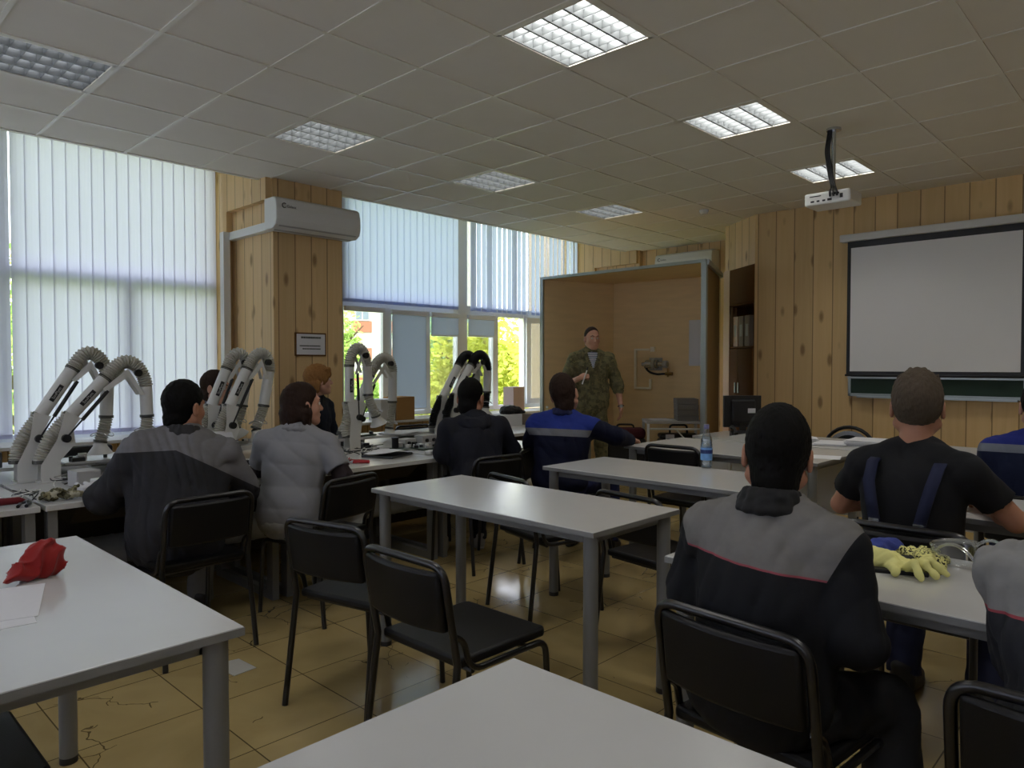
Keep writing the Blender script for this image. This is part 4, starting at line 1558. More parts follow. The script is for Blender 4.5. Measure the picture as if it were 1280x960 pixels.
def fume_arm(label, y, base, elbow, t1, apex, t2, drop, hood, dark=False, hoodtilt=0, hosed=None):
    """points are (x, z) in the arm's own vertical plane; base is on the bench"""
    t = thing('fume_extraction_arm', label, 'fume arm', (base[0], y, .72), 0, 'fume extraction arms on the workbenches')
    L = lambda p: Vector((p[0] - base[0], 0, p[1] - .72))
    E, T1, A, T2, D, Hd = map(L, (elbow, t1, apex, t2, drop, hood))
    r = .036
    mh = M_HOSEB if dark else M_HOSE
    u = (T1 - E).normalized()
    w = Vector((u.z, 0, -u.x))          # to the inside of the bend
    bk = MB()
    b0, b1 = Vector((-.045, 0, .0)), Vector((.05, 0, 0))
    poly = [b0, b1, b1 + Vector((0, 0, .12)), E * .55 + Vector((.075, 0, .02)), E + w * .05 - u * .02, E + w * .042 + u * .05, E - w * .042 + u * .03, E * .6 + Vector((-.02, 0, .03)), b0 + Vector((0, 0, .10))]
    for s in (-.040, .036):
        bk.extrude([(p.x, s, p.z) for p in poly], (0, .004, 0))
    bk.b2((-.055, -.05, -.0), (.06, .05, .008))
    obj('bracket', bk, M_ARM, t)
    hm = MB()
    hose(hm, bez([Vector((-.04, 0, .12)), E * .45 + Vector((-.07, 0, .02)), E - u * .10 - w * .02, E + u * .02], 30), .033)
    obj('lower_hose', hm, mh, t, smooth=True)
    d2 = (D - T2).normalized()
    for p, q, rr in ((E + u * .02, E + u * .035, .040), (Vector((-.04, 0, .105)), Vector((-.04, 0, .125)), .038), (T1 - u * .005, T1 + u * .01, .040),
                     (D - d2 * .01, D + d2 * .006, .040), (Hd - (Hd - D).normalized() * .012, Hd, .038)):
        obj('hose_clamp', MB().tube([p, q], rr, 18), M_CLAMP, t, smooth=True)
    obj('lower_tube', MB().tube([E + u * .02, T1], r, 24), M_ARM, t, smooth=True)
    tm = MB()
    hose(tm, bez([T1, T1 + u * .10, A + Vector((0, 0, .09)), T2 - d2 * .10, T2], 36), .037)
    obj('top_hose', tm, mh, t, smooth=True)
    obj('upper_tube', MB().tube([T2, D], r, 24), M_ARM, t, smooth=True)
    # inner link plates along the bend and the black knobs
    kA = (T1 + A + T2) / 3 + Vector((0, 0, .012))
    for s in (-.041, .038):
        lk = MB()
        lk.extrude([(p.x, s, p.z) for p in (T1 - u * .06 + w * .02, T1 - u * .06 + w * .045, kA + Vector((0, 0, -.02)), T2 + d2 * .05 - Vector((.045, 0, 0)), T2 + d2 * .05 - Vector((.02, 0, 0)), kA + Vector((.0, 0, .03)))], (0, .003, 0))
        obj('joint_plate', lk, M_ARM, t)
    kn = MB()
    ka = A * .55 + T2 * .45 if not dark else kA
    kn.cyl((ka.x, -.062, ka.z), (ka.x, -.036, ka.z), .021, seg=18)
    kb = E + w * .055 - u * .085
    kn.cyl((kb.x, -.066, kb.z), (kb.x, -.036, kb.z), .023, seg=18)
    obj('knob', MB().cyl((kb.x, -.066, kb.z), (kb.x, -.036, kb.z), .023, seg=18), M_BLACKP, t, smooth=True)
    obj('knob', MB().cyl((ka.x, -.062, ka.z), (ka.x, -.036, ka.z), .021, seg=18), M_BLACKP, t, smooth=True)
    # gas spring
    g0, g1 = kb + Vector((0, -.045, 0)), T1 - u * .05 + w * .05 + Vector((0, -.035, 0))
    gm_ = MB()
    gd = (g1 - g0)
    gm_.tube([g0 + gd * .38, g1], .0105, 10)
    gm_.tube([g0, g0 + gd * .4], .005, 8)
    obj('gas_spring', gm_, M_BLACKP, t, smooth=True)
    # nameplate
    mid = E + u * (T1 - E).length * .52
    npm = MB()
    X, Z = u, -w
    pw, ph = .052, .012
    cx = mid + Vector((0, -r - .0005, 0)) + Z * .004
    vs = [cx + X * a + Z * b for a, b in ((-pw, -ph), (pw, -ph), (pw, ph), (-pw, ph))]
    npm.extrude([tuple(v + Vector((0, -.002, 0))) for v in vs], (0, .008, 0))
    pl = obj('nameplate', npm, M_BLACKP, t)
    ang = math.atan2(u.z, u.x)
    M = Matrix.Translation(cx + Vector((0, -.0026, 0))) @ Matrix.Rotation(-ang, 4, 'Y') @ Matrix.Rotation(PI / 2, 4, 'X')
    lettering('lettering', 'SovPlym', .022, M_LABELT, pl, M)
    # hood
    ho = MB()
    hd = (Hd - D).normalized()
    hose(ho, bez([D, D + d2 * .05, Hd - hd * .05, Hd], 20), .033)
    obj('hood_hose', ho, mh, t, smooth=True)
    q = Vector((hoodtilt, 0, -1)).normalized()
    hp = MB()
    hp.tube([Hd, Hd + q * .02, Hd + q * .065, Hd + q * .067, Hd + q * .02], [.034, .037, .068, .064, .033], 24, caps=False)
    obj('hood', hp, M_ARM, t, smooth=True)
    rg_ = MB()
    rc_ = Hd - hd * .05
    rg_.tube([rc_ + Vector((.06 * math.cos(a), .06 * math.sin(a), .012 * math.sin(a * 2))) for a in [2 * PI * k / 24 for k in range(24)]], .003, 6, closed=True)
    obj('guide_ring', rg_, M_STEEL, t, smooth=True)
    return t


fume_arm('white fume extraction arm at far left, the one behind of its pair', 2.05, (-2.24, .72), (-2.18, 1.06), (-2.00, 1.345), (-1.92, 1.43), (-1.815, 1.29), (-1.825, 1.06), (-1.86, .91))
fume_arm('white fume extraction arm at far left, the nearer one of its pair', 1.95, (-2.15, .72), (-2.06, 1.06), (-1.86, 1.29), (-1.74, 1.39), (-1.635, 1.24), (-1.63, 1.06), (-1.645, .93))
fume_arm('white fume extraction arm in front of the column, the left one of its pair', 2.22, (-1.15, .72), (-1.13, 1.06), (-1.01, 1.34), (-.93, 1.44), (-.86, 1.32), (-.90, 1.08), (-.95, .93), hoodtilt=.5)
fume_arm('white fume extraction arm in front of the column, the right one of its pair', 2.12, (-1.07, .72), (-1.05, 1.06), (-.91, 1.34), (-.80, 1.445), (-.745, 1.32), (-.79, 1.08), (-.85, .92), hoodtilt=.5)
fume_arm('white fume extraction arm standing nearly upright before the window pane', 1.95, (-.17, .72), (-.19, 1.06), (-.19, 1.36), (-.11, 1.51), (-.03, 1.36), (-.02, 1.14), (.05, .97), hoodtilt=.4)
fume_arm('lower white fume extraction arm right of the upright one, hood over the bench', 2.2, (-.06, .72), (.05, 1.04), (.17, 1.28), (.30, 1.44), (.40, 1.31), (.395, 1.06), (.36, .84))
fume_arm('white fume arm with black hoses, the left one of its pair', 2.12, (.80, .72), (.86, 1.06), (1.06, 1.36), (1.17, 1.45), (1.285, 1.32), (1.28, 1.12), (1.27, .98), dark=True)
fume_arm('white fume arm with black hoses, the right one of its pair', 2.02, (.88, .72), (.91, 1.08), (1.12, 1.36), (1.225, 1.46), (1.33, 1.32), (1.32, 1.12), (1.30, .98), dark=True)

# ---------------------------------------------------------------- things on the benches
Z = .72
M_PCB = mat('circuit_board', '#33402f', 0.4, var=.2, scale=60)
M_GLOVEB = patch_mat('khaki_fabric', ['#55523f', '#b5b09a', '#8a8468'], 26)
M_CARD = mat('cardboard', '#a8814f', 0.8, var=.06)
M_DGREY = mat('dark_grey_plastic', '#3d4043', 0.5, var=.06)


def device(label, x, y, z, s, rz, material, dark_knobs=2, name='power_supply', cat='device', group='bench instruments'):
    t = thing(name, label, cat, (x, y, z), rz, group)
    w, d, h = s
    obj('housing', MB().b2((-w / 2, -d / 2, .004), (w / 2, d / 2, h)), material, t, bevel=.005)
    obj('front_panel', MB().b2((-w * .42, -d / 2 - .003, h * .2), (w * .42, -d / 2 + .002, h * .85)), M_GREYBOX, t)
    for k in range(dark_knobs):
        xk = -w * .25 + k * w * .5 / max(1, dark_knobs - 1)
        obj('knob', MB().cyl((xk, -d / 2 - .018, h * .5), (xk, -d / 2, h * .5), min(.014, h * .22)), M_BLACKP, t, smooth=True)
    return t


def board(label, x, y, z, w, d, rz, seed, name='circuit_board'):
    rg = random.Random(seed)
    t = thing(name, label, 'circuit board', (x, y, z), rz, 'circuit boards on the benches')
    obj('base', MB().b2((-w / 2, -d / 2, 0), (w / 2, d / 2, .012)), M_BENCH if seed % 2 else M_PCB, t)
    for k in range(7):
        a, b = rg.uniform(-.42, .42) * w, rg.uniform(-.4, .4) * d
        s = rg.uniform(.012, .035)
        hh = rg.uniform(.01, .04)
        m = MB()
        if k % 3 == 0:
            m.cyl((a, b, .012), (a, b, .012 + hh), s * .5)
        else:
            m.b2((a - s, b - s * .7, .012), (a + s, b + s * .7, .012 + hh))
        obj('component', m, (M_BLACKP, M_GREYBOX, M_WHITEPL, M_DGREY)[k % 4], t)
    return t


def wires(label, x, y, z, seed, mats, n=6, R=.1, name='wire_tangle', cat='wires'):
    rg = random.Random(seed)
    t = thing(name, label, cat, (x, y, z), 0, 'loose wires on the benches')
    for k in range(n):
        pts = [(rg.uniform(-R, R), rg.uniform(-R, R), rg.uniform(.004, .05)) for _ in range(5)]
        pts[0] = (pts[0][0], pts[0][1], .004)
        obj('wire', MB().tube(bez(pts, 18), .0028, 6), mats[k % len(mats)], t, smooth=True)
    return t


def pliers(label, x, y, z, rz, material=None):
    t = thing('pliers', label, 'pliers', (x, y, z), rz, 'pliers on the benches')
    for s in (-1, 1):
        obj('handle', MB().tube(fillet([(0, s * .006, .010), (-.03, s * .02, .010), (-.11, s * .016, .010)], .03), [.006] * 6 + [.008] * 2, 8), material or M_REDP, t, smooth=True)
        obj('jaw', MB().extrude([(0, s * .002, .004), (0, s * .014, .004), (.05, s * .003, .004), (.05, s * .0005, .004)], (0, 0, .012)), M_STEEL, t)
    obj('pivot', MB().cyl((0, 0, .002), (0, 0, .02), .009), M_STEEL, t)
    return t


def cup(label, x, y, z, r, h, material, name='pot'):
    t = thing(name, label, 'pot', (x, y, z), 0, 'small dark pots on the bench')
    obj('body', MB().lathe([(r * .9, 0), (r, .005), (r, h), (r * .85, h), (r * .8, .01)], 18), material, t, smooth=True)
    obj('rim', MB().lathe([(r * 1.05, h - .006), (r * 1.08, h - .002), (r * 1.05, h + .002), (r * .84, h + .002)], 18), M_DGREY, t, smooth=True)


# left bench, from the photo's edge to the person in the dark jacket
tag(obj('tool_pouch', MB().tube([(-.13, 0, .014), (-.10, 0, .016), (.0, .005, .02), (.10, 0, .017), (.13, 0, .010)], [.006, .016, .018, .016, .005], 10), mat('dark_red_fabric', '#6a151d', .7), loc=(-2.52, 1.30, Z), rz=.15, smooth=True), 'long dark red tool pouch lying at the left edge of the bench', 'pouch')
sd = SDF(.005)
rg = random.Random(5)
for k in range(16):
    a, b = rg.uniform(-.12, .10), rg.uniform(-.05, .05)
    p, q, w_ = (a, b, rg.uniform(.012, .03)), (a + rg.uniform(-.06, .06), b + rg.uniform(-.05, .05), rg.uniform(.012, .055)), rg.uniform(.008, .014)
    sd.rc(p, q, w_, w_ * .8, .006)
sd.disp = folds(.003, 130, 3)
g_ = sd.obj('glove_pile', M_GLOVEB)
g_.location = (-2.24, 1.30, Z)
tag(g_, 'heap of khaki and white work gloves on the bench in front of the left arms', 'gloves')
sd = SDF(.005)
for k in range(7):
    a, b = rg.uniform(-.06, .08), rg.uniform(-.05, .03)
    sd.rc((a, b, .02), (a + rg.uniform(-.09, .09), b + rg.uniform(-.04, .04), rg.uniform(.02, .05)), .014, .010, .01)
g_ = sd.obj('cloth_strip', M_PAPER)
g_.location = (-2.13, 1.42, Z)
tag(g_, 'crumpled white strip lying on the khaki gloves', 'cloth')
wires('tangle of black and white wires beside the khaki gloves', -2.38, 1.42, Z, 3, [M_BLACKP, M_WHITEPL], 7, .09)
device('white instrument box with terminals in front of the left arms', -1.98, 1.45, Z, (.17, .12, .06), .25, M_WHITEPL, 1)
device('small grey transformer block beside the white instrument box', -2.06, 1.64, Z, (.12, .12, .09), .1, M_GREYBOX, 0)
cup('short black pot in front of the white instrument box', -1.83, 1.60, Z, .035, .06, M_BLACKP)
cup('taller black pot right of the short one on the bench', -1.70, 1.66, Z, .036, .085, M_BLACKP)
pliers('red pliers beside the elbow of the person in the dark jacket', -1.80, 1.46, Z, .5)
wires('fine grey wires hanging below the left hood', -1.92, 1.72, Z, 9, [M_GREYBOX, M_STEEL], 8, .08)
board('flat white test board below the left hood', -1.82, 2.15, .796, .46, .24, .0, 31)
device('low white socket strip behind the left hood', -1.62, 2.50, Z, (.36, .10, .07), 0, M_WHITEPL, 0, 'socket_strip')
tag(obj('laptop_bag', MB().b2((-.24, -.03, 0), (.24, .03, .12)), M_HOSEB, loc=(-1.86, 2.62, Z), bevel=.02), 'flat black bag lying behind the left hood by the window sill', 'bag')
device('dark grey instrument at the left edge of the window side bench', -2.46, 2.2, Z + .076, (.26, .16, .09), 0, M_DGREY, 2)
paper_stack('sheets of paper at the left edge of the bench', -2.62, 1.55, Z, 3, .3, 12, .3, .22, 'papers on the bench')
wires('white leads spread between the white instrument box and the arms', -2.08, 1.80, Z, 91, [M_WHITEPL, M_GREYBOX, M_BLACKP], 9, .12)
board('narrow black tool rail along the front edge of the left bench', -1.92, 1.33, Z, .34, .07, .05, 92)
pliers('black handled pliers by the khaki gloves', -2.40, 1.28, Z, 1.2, M_BLACKP)
device('flat white document tray behind the white instrument box', -1.62, 1.92, Z, (.30, .22, .03), .1, M_WHITEPL, 0, 'tray')
device('grey meter with two knobs under the paired arms', -1.42, 2.14, .796, (.14, .1, .08), .1, M_GREYBOX, 2)
# middle bench
device('white instrument on the bench right of the person in the dark jacket', -1.30, 1.62, Z, (.16, .12, .055), -.2, M_WHITEPL, 2)
board('small white and black test board by the paired arms', -1.14, 1.76, Z, .2, .14, .3, 41)
tag(obj('work_sheet', MB().box((0, 0, .105), (.24, .004, .24), R=Matrix.Rotation(R_(-35), 3, 'X')), M_PAPER, loc=(-1.16, 2.02, Z)), 'white sheet leaning at the foot of the paired arms', 'sheet')
board('raised white tray of parts behind the paired arms', -.80, 2.24, .796, .40, .2, 0, 51)
device('grey connector box behind the paired arms', -.62, 2.30, .796, (.22, .1, .05), 0, M_GREYBOX, 0, 'connector_box')
# right bench
pliers('red pliers beside the forearm of the person in the grey shirt', -.56, 1.36, Z, 2.6)
pliers('second red pliers lying across the first, by the grey shirt person', -.52, 1.44, Z, 1.9)
wires('pink and grey wires above the red pliers', -.56, 1.50, Z, 15, [M_REDP, M_GREYBOX, M_WHITEPL], 8, .08)
tag(obj('tablet_case', MB().box((0, 0, .008), (.30, .25, .014)), M_DGREY, loc=(-.16, 1.52, Z), rz=.42, bevel=.004), 'dark case under the white sheet on the bench', 'case')


def curl(u, v):
    return ((u - .5) * .33, (v - .5) * .26, .018 + .03 * (1 - u) * (1 - v) ** 2 + .012 * math.sin(u * 3))


tag(obj('paper_sheet', MB().sheet(curl, 10, 10), M_PAPER, loc=(-.14, 1.50, Z + .008), rz=.42, solid=.001, smooth=True), 'white sheet with a curled edge lying on the dark case', 'papers')
wires('nest of black and white wires behind the white sheet', -.14, 1.80, Z, 21, [M_BLACKP, M_WHITEPL, M_DGREY], 10, .14)
wires('black wires at the foot of the upright arm', -.36, 1.78, Z, 22, [M_BLACKP, M_DGREY], 7, .1)
device('white box with a printed front below the upright arm', .0, 2.26, .796, (.13, .08, .075), 0, M_WHITEPL, 0, 'instrument_box')
board('black assembly with coils below the lower white hood', .12, 2.25, .796, .2, .14, .1, 62)
device('grey rounded socket block in front of the lower white hood', .32, 1.92, Z, (.13, .1, .06), .2, M_GREYBOX, 1, 'socket_block')
device('pale grey instrument left of the person in the navy jacket', .50, 1.90, Z, (.16, .1, .08), .1, M_GREYBOX, 2)
board('dark board of components left of the person in the navy jacket', .32, 1.68, Z, .26, .18, .2, 72)
cup('small black pot on the dark component board', .46, 1.66, Z + .013, .03, .1, M_BLACKP)
board('black board of parts at the bench end, right of the navy jacket', 1.02, 1.62, Z, .3, .22, .1, 82)
device('black instrument standing at the bench end between the two dark jackets', 1.05, 1.72, Z + .02, (.16, .1, .13), .1, M_DGREY, 2)
device('white instrument lying flat at the bench end', .92, 1.85, Z, (.22, .14, .03), .5, M_WHITEPL, 0)
cup('black round weight in front of the upright arm', -.30, 1.60, Z, .022, .03, M_BLACKP)
device('small white adapter by the white sheet', .10, 1.36, Z, (.07, .05, .03), .4, M_WHITEPL, 0, 'adapter')
board('strip of black terminals behind the nest of wires', -.12, 1.96, Z, .34, .08, 0, 93)
device('black soldering iron holder before the black sleeved arms', .62, 1.70, Z, (.08, .1, .12), .3, M_BLACKP, 0, 'iron_holder')
wires('black leads around the dark component board', .40, 1.50, Z, 94, [M_BLACKP, M_DGREY], 8, .12)
paper_stack('white sheets lying behind the dark component board', .46, 2.20, .796, 3, .4, 95, .3, .22, 'papers on the bench')
board('black test frame with upright parts behind the white sheet', .22, 1.78, Z, .24, .16, .3, 96)
cup('black capacitor can on the bench before the lower white hood', .12, 1.80, Z, .026, .09, M_BLACKP, 'capacitor')
cup('second black capacitor can, beside the dark component board', .58, 1.60, Z, .024, .08, M_BLACKP, 'capacitor')
device('black meter box by the black sleeved arms', .70, 1.86, Z, (.14, .1, .1), .2, M_BLACKP, 2)
# window side
t = thing('cardboard_box', 'open cardboard box with a white side on the window sill beside the arms', 'box', (1.98, 4.20, .725), .0)
obj('carton', MB().b2((-.13, -.13, 0), (.14, .13, .27)), M_CARD, t, bevel=.003)
obj('white_side', MB().b2((-.34, -.12, 0), (-.135, .12, .25)), M_PAPER, t, bevel=.003)
tag(obj('carton', MB().b2((-.11, -.1, 0), (.11, .1, .34)), mat('pinkish_card', '#b9a3a0', .8), loc=(4.02, 4.25, .725), bevel=.003), 'tall pinkish carton on the sill under the open window', 'box')
tag(obj('storage_box', MB().b2((-.17, -.12, 0), (.13, .12, .12)), M_PAPER, loc=(2.32, 2.75, .72), bevel=.003), 'flat white box under the dark cap at the far bench end', 'box', 'boxes at the far bench end')
tag(obj('storage_box', MB().b2((-.11, -.1, 0), (.11, .1, .12)), M_FOLD, loc=(2.60, 2.62, .72), bevel=.003), 'grey carton right of the flat white box at the far bench end', 'box', 'boxes at the far bench end')
sd = SDF(.006)
sd.ell((0, 0, .03), (.14, .10, .05), k=.02).ell((.1, -.02, .015), (.09, .07, .015), k=.02).ell((-.05, .0, .05), (.07, .07, .04), k=.03)
sd.disp = folds(.006, 40, 9)
g_ = sd.obj('cap', M_HOSEB)
g_.location = (2.38, 2.74, .842)
tag(g_, 'crumpled dark cap lying on the white box by the window', 'cap')
t = thing('pet_bottle', 'small clear bottle standing at the far bench end next to the blue yoke jacket', 'bottle', (2.62, 2.42, .72), 0)
obj('body', MB().lathe([(.03, 0), (.032, .01), (.032, .13), (.012, .17), (.012, .19)], 16), clear_mat('clear_plastic', (.96, .98, .99), .2), t, smooth=True)
obj('cap', MB().lathe([(.014, .188), (.014, .205)], 14), M_WHITEPL, t)

# ---------------------------------------------------------------- things on the tables
t = thing('water_bottle', 'clear plastic water bottle with a blue label and lilac cap on the white table', 'bottle', (.55, -.60, .77), 0)
M_CLR = bpy.data.materials['clear_plastic']
obj('body', MB().lathe([(.026, .0), (.032, .008), (.033, .03), (.0305, .035), (.033, .045), (.033, .14), (.030, .145), (.033, .155), (.030, .175), (.014, .215), (.0125, .232)], 24), M_CLR, t, smooth=True)
M_WATER = clear_mat('water', (.86, .93, .97), .25)
obj('water', MB().lathe([(.025, .004), (.031, .01), (.0315, .14), (.029, .172), (.024, .186)], 24), M_WATER, t, smooth=True)
lb = obj('label', MB().lathe([(.0335, .048), (.0338, .05), (.0338, .118), (.0335, .12)], 24), mat('blue_label', '#6f9fd6', .5, var=.3, scale=40), t, smooth=True)
lb2 = MB()
for k in range(24):
    a0 = 2 * PI * k / 24
    lb2.box((.0345 * math.cos(a0), .0345 * math.sin(a0), .098), (.0012, .0085, .022), a0)
obj('label_mark', lb2, mat('navy_print', '#27366b', .5, var=.5, scale=90), lb)
obj('cap', MB().lathe([(.0155, .228), (.016, .232), (.016, .252), (.0145, .254)], 20), mat('lilac_plastic', '#6d6c93', .4), t, smooth=True)

sd = SDF(.004)
sd.ell((.015, 0, .045), (.048, .038, .05), k=.015).ell((-.035, -.02, .025), (.035, .026, .025), k=.015).ell((.05, .0, .05), (.022, .026, .045), k=.01).ell((.01, .01, .085), (.035, .018, .022), k=.012)
sd.rc((-.075, -.025, .014), (-.03, -.01, .045), .010, .018, .012).rc((-.03, 0, .06), (.03, .0, .105), .016, .010, .01)


def creases(P):
    a = np.abs(np.sin(P @ np.array([55., 20, -48]) + 1.2 * np.sin(P @ np.array([20., 45, 30]))))
    b_ = np.abs(np.sin(P @ np.array([-38., 60, 52]) + 1.5 * np.sin(P @ np.array([40., -25, 20]))))
    return .010 * (a ** .6 - .6) + .007 * (b_ ** .6 - .6)


sd.disp = creases
g_ = sd.obj('red_cloth', M_RED)
g_.location = (-2.72, -.31, .77)
tag(g_, 'crumpled red cloth cap on the table at the left edge', 'cloth')
ps = MB().prism([(-.10, -.13), (.10, -.10), (.115, .16), (.02, .17), (-.1, .16)], 0, .001)
tag(obj('paper_sheet', MB().box((0, 0, .001), (.21, .297, .0012)), M_PAPER, loc=(-2.86, -.50, .77), rz=-.28), 'printed sheet on top by the red cloth, its corner turned', 'papers', 'papers on the left table')
tag(obj('paper_sheet', MB().box((0, 0, .0005), (.21, .297, .0008)), M_PAPER, loc=(-2.90, -.56, .77), rz=-.12), 'lower white sheet half covered by the printed one at the left edge', 'papers', 'papers on the left table')
tag(obj('cord', MB().tube(bez([(-2.98, -.28, .774), (-2.86, -.18, .776), (-2.80, -.26, .774), (-2.83, -.40, .776), (-2.90, -.34, .774)], 24), .003, 6), M_WHITEPL, smooth=True), 'thin white cord loop on the left table beside the red cloth', 'cord')


def glove(name, label, material, loc, rz, S=1.0, curlup=.02, cuff=None, seed=1):
    t = thing(name, label, 'glove', loc, rz, 'work gloves on the table')
    s = SDF(.004)
    s.ell((0, 0, .020), (.043 * S, .050 * S, .019), k=.012)
    for i, (x, l, a) in enumerate(((-.034, .080, .55), (-.012, .095, .18), (.012, .09, -.22), (.033, .075, -.65))):
        d = Vector((-math.sin(a), math.cos(a), 0))
        b = Vector((x * S, .035 * S, .022))
        m = b + d * l * .55 * S + Vector((0, 0, curlup))
        e = b + d * l * S + Vector((0, 0, -.008))
        s.rc(b, m, .0115, .0108, .005).rc(m, e, .0108, .009, .004)
    s.rc((.035 * S, -.01, .02), (.085 * S, .02 * S, .018), .015, .012, .01)
    s.rc((0, -.04 * S, .022), (0, -.095 * S, .020), .034, .036, .012)
    s.disp = folds(.0025, 90, seed)
    s.obj('shell', material, t)
    c = SDF(.004)
    c.ell((0, -.098 * S, .02), (.04, .014, .024), k=.01)
    c.obj('cuff', cuff or material, t)
    return t


M_YEL = mat('yellow_knit', '#e2dd90', .9, var=.08, scale=60, bump=.2, bscale=400)
M_YELD = patch_mat('yellow_knit_dotted', ['#e2dd90', '#2a2a20'], 160)
M_BLU = mat('blue_knit', '#39458f', .85, var=.1, scale=50, bump=.2, bscale=300)
glove('work_glove', 'yellow knitted work glove on the table, palm up with spread fingers', M_YEL, (-.97, -2.05, .77), R_(172), .86, .022)
glove('work_glove', 'yellow work glove with black dots beneath the plain yellow one', M_YELD, (-.85, -2.08, .77), R_(-60), .75, .01, M_YEL, 4)
glove('work_glove', 'blue work glove with a pale cuff lying left of the yellow ones', M_BLU, (-.86, -1.93, .77), R_(60), .85, .03, M_PAPER, 7)
sp_ = MB().prism([(-.16, -.012), (-.10, -.03), (.02, -.02), (.16, -.006), (.16, .006), (.02, .012), (-.10, .012)], .0, .012)
tag(obj('knife_sheath', sp_, M_HOSEB, loc=(-1.02, -1.97, .77), rz=R_(-74), bevel=.003), 'black strap with small grey print pointing at the yellow gloves', 'strap')
sp_ = MB().prism([(-.08, -.035), (-.06, -.035), (.07, -.008), (.07, .008), (-.06, .02), (-.08, .03)], 0, .03)
tag(obj('headband_strap', sp_, M_HOSEB, loc=(-.90, -2.02, .77), rz=R_(-70), bevel=.004), 'short black strap with a wide end leaning on the yellow gloves', 'strap')
t = thing('safety_goggles', 'clear plastic safety goggles standing right of the yellow gloves', 'goggles', (-.86, -2.165, .77), R_(-30))
obj('lens', MB().sheet(lambda u, v: (.075 * math.cos(PI * u), .05 * math.sin(PI * u), .0 + .075 * v + .004), 16, 4), M_CLR, t, solid=.002, smooth=True)
for s in (-1, 1):
    obj('temple', MB().tube(bez([(s * .075, 0, .07), (s * .076, -.04, .11), (s * .07, -.09, .11), (s * .066, -.13, .05)], 14), .005, 8), clear_mat('frosted_plastic', (.9, .92, .92), .5, .2) if s == -1 else bpy.data.materials['frosted_plastic'], t, smooth=True)
obj('brow_bar', MB().tube([(.075 * math.cos(PI * k / 12), .05 * math.sin(PI * k / 12), .08) for k in range(13)], .005, 8), bpy.data.materials['frosted_plastic'], t, smooth=True)

# broken tile piece and litter on the floor
tag(obj('plastic_scrap', MB().prism([(-.06, -.08), (.05, -.09), (.07, .06), (-.02, .10), (-.05, .02)], .0005, .003), mat('scrap_film', '#b4b2aa', .35), loc=(-1.79, .47, 0), rz=.2), 'torn piece of pale film lying on the floor by the left table', 'scrap')

# ---------------------------------------------------------------- people
M_SKIN = mat('skin', '#c0907a', 0.55, var=.06, scale=25, spec=.35)
M_SKIN2 = mat('skin_tan', '#a9785f', 0.55, var=.06, scale=25, spec=.35)
M_HAIRB = mat('black_hair', '#0b0a09', 0.7, spec=.12, var=.4, scale=160, bump=.25, bscale=300, stretch=(1, 1, .25))
M_HAIRD = mat('dark_brown_hair', '#2e211b', 0.7, spec=.12, var=.4, scale=160, bump=.25, bscale=300, stretch=(1, 1, .2))
M_HAIRF = mat('fair_hair', '#8a6238', 0.7, spec=.12, var=.35, scale=160, bump=.25, bscale=300, stretch=(1, 1, .2))
M_HAIRG = mat('greying_hair', '#4f453a', 0.7, spec=.12, var=.45, scale=200, bump=.5, bscale=260, stretch=(1, 1, .25))
M_EYE = mat('eye', '#2a2422', 0.2)
M_SCLERA = mat('sclera', '#cfc8be', .3)
M_SHOEB = mat('black_leather', '#1a1918', 0.5)
M_SHOEG = mat('grey_shoe', '#8a867e', 0.7)


def V3(*a):
    return np.array(a, float)


def rotm(yaw=0, pitch=0, roll=0):
    """columns = local axes (x right, y forward, z up); yaw left positive, pitch up positive"""
    cy, sy = math.cos(yaw), math.sin(yaw)
    cp, sp_ = math.cos(pitch), math.sin(pitch)
    cr_, sr = math.cos(roll), math.sin(roll)
    Rz = np.array([[cy, -sy, 0], [sy, cy, 0], [0, 0, 1]])
    Rx = np.array([[1, 0, 0], [0, cp, -sp_], [0, sp_, cp]])
    Ry = np.array([[cr_, 0, sr], [0, 1, 0], [-sr, 0, cr_]])
    return Rz @ Rx @ Ry


def hand(s, w, d, n, side, S, grip=.5):
    """five fingered hand: wrist w, direction d, palm normal n (fingers curl towards n); side +1 = right"""
    d = d / np.linalg.norm(d)
    n = n - d * (n @ d)
    n = n / np.linalg.norm(n)
    a = np.cross(d, n) * side          # towards the thumb
    Rm = np.stack([a, d, n], 1)
    s.ell(w + d * .048 * S, (.042 * S, .055 * S, .018 * S), Rm, .012)
    s.rc(w - d * .02, w + d * .03, .026 * S, .026 * S, .012)
    for off, l in ((.030, .070), (.010, .080), (-.011, .075), (-.030, .058)):
        b = w + d * .088 * S + a * off * S
        k1 = d * math.cos(grip) + n * math.sin(grip)
        k2 = d * math.cos(grip * 2.3) + n * math.sin(grip * 2.3)
        m = b + k1 * l * .5 * S
        e = m + k2 * l * .5 * S
        s.rc(b - d * .02, m, .0095 * S, .009 * S, .004).rc(m, e, .009 * S, .0078 * S, .003)
    b = w + d * .03 * S + a * .034 * S
    m = b + (d * .6 + a * .7 + n * .3) * .035 * S
    s.rc(b - d * .01, m, .012 * S, .0105 * S, .008).rc(m, m + (d * .85 + a * .2 + n * .4) * .035 * S, .010 * S, .0085 * S, .003)


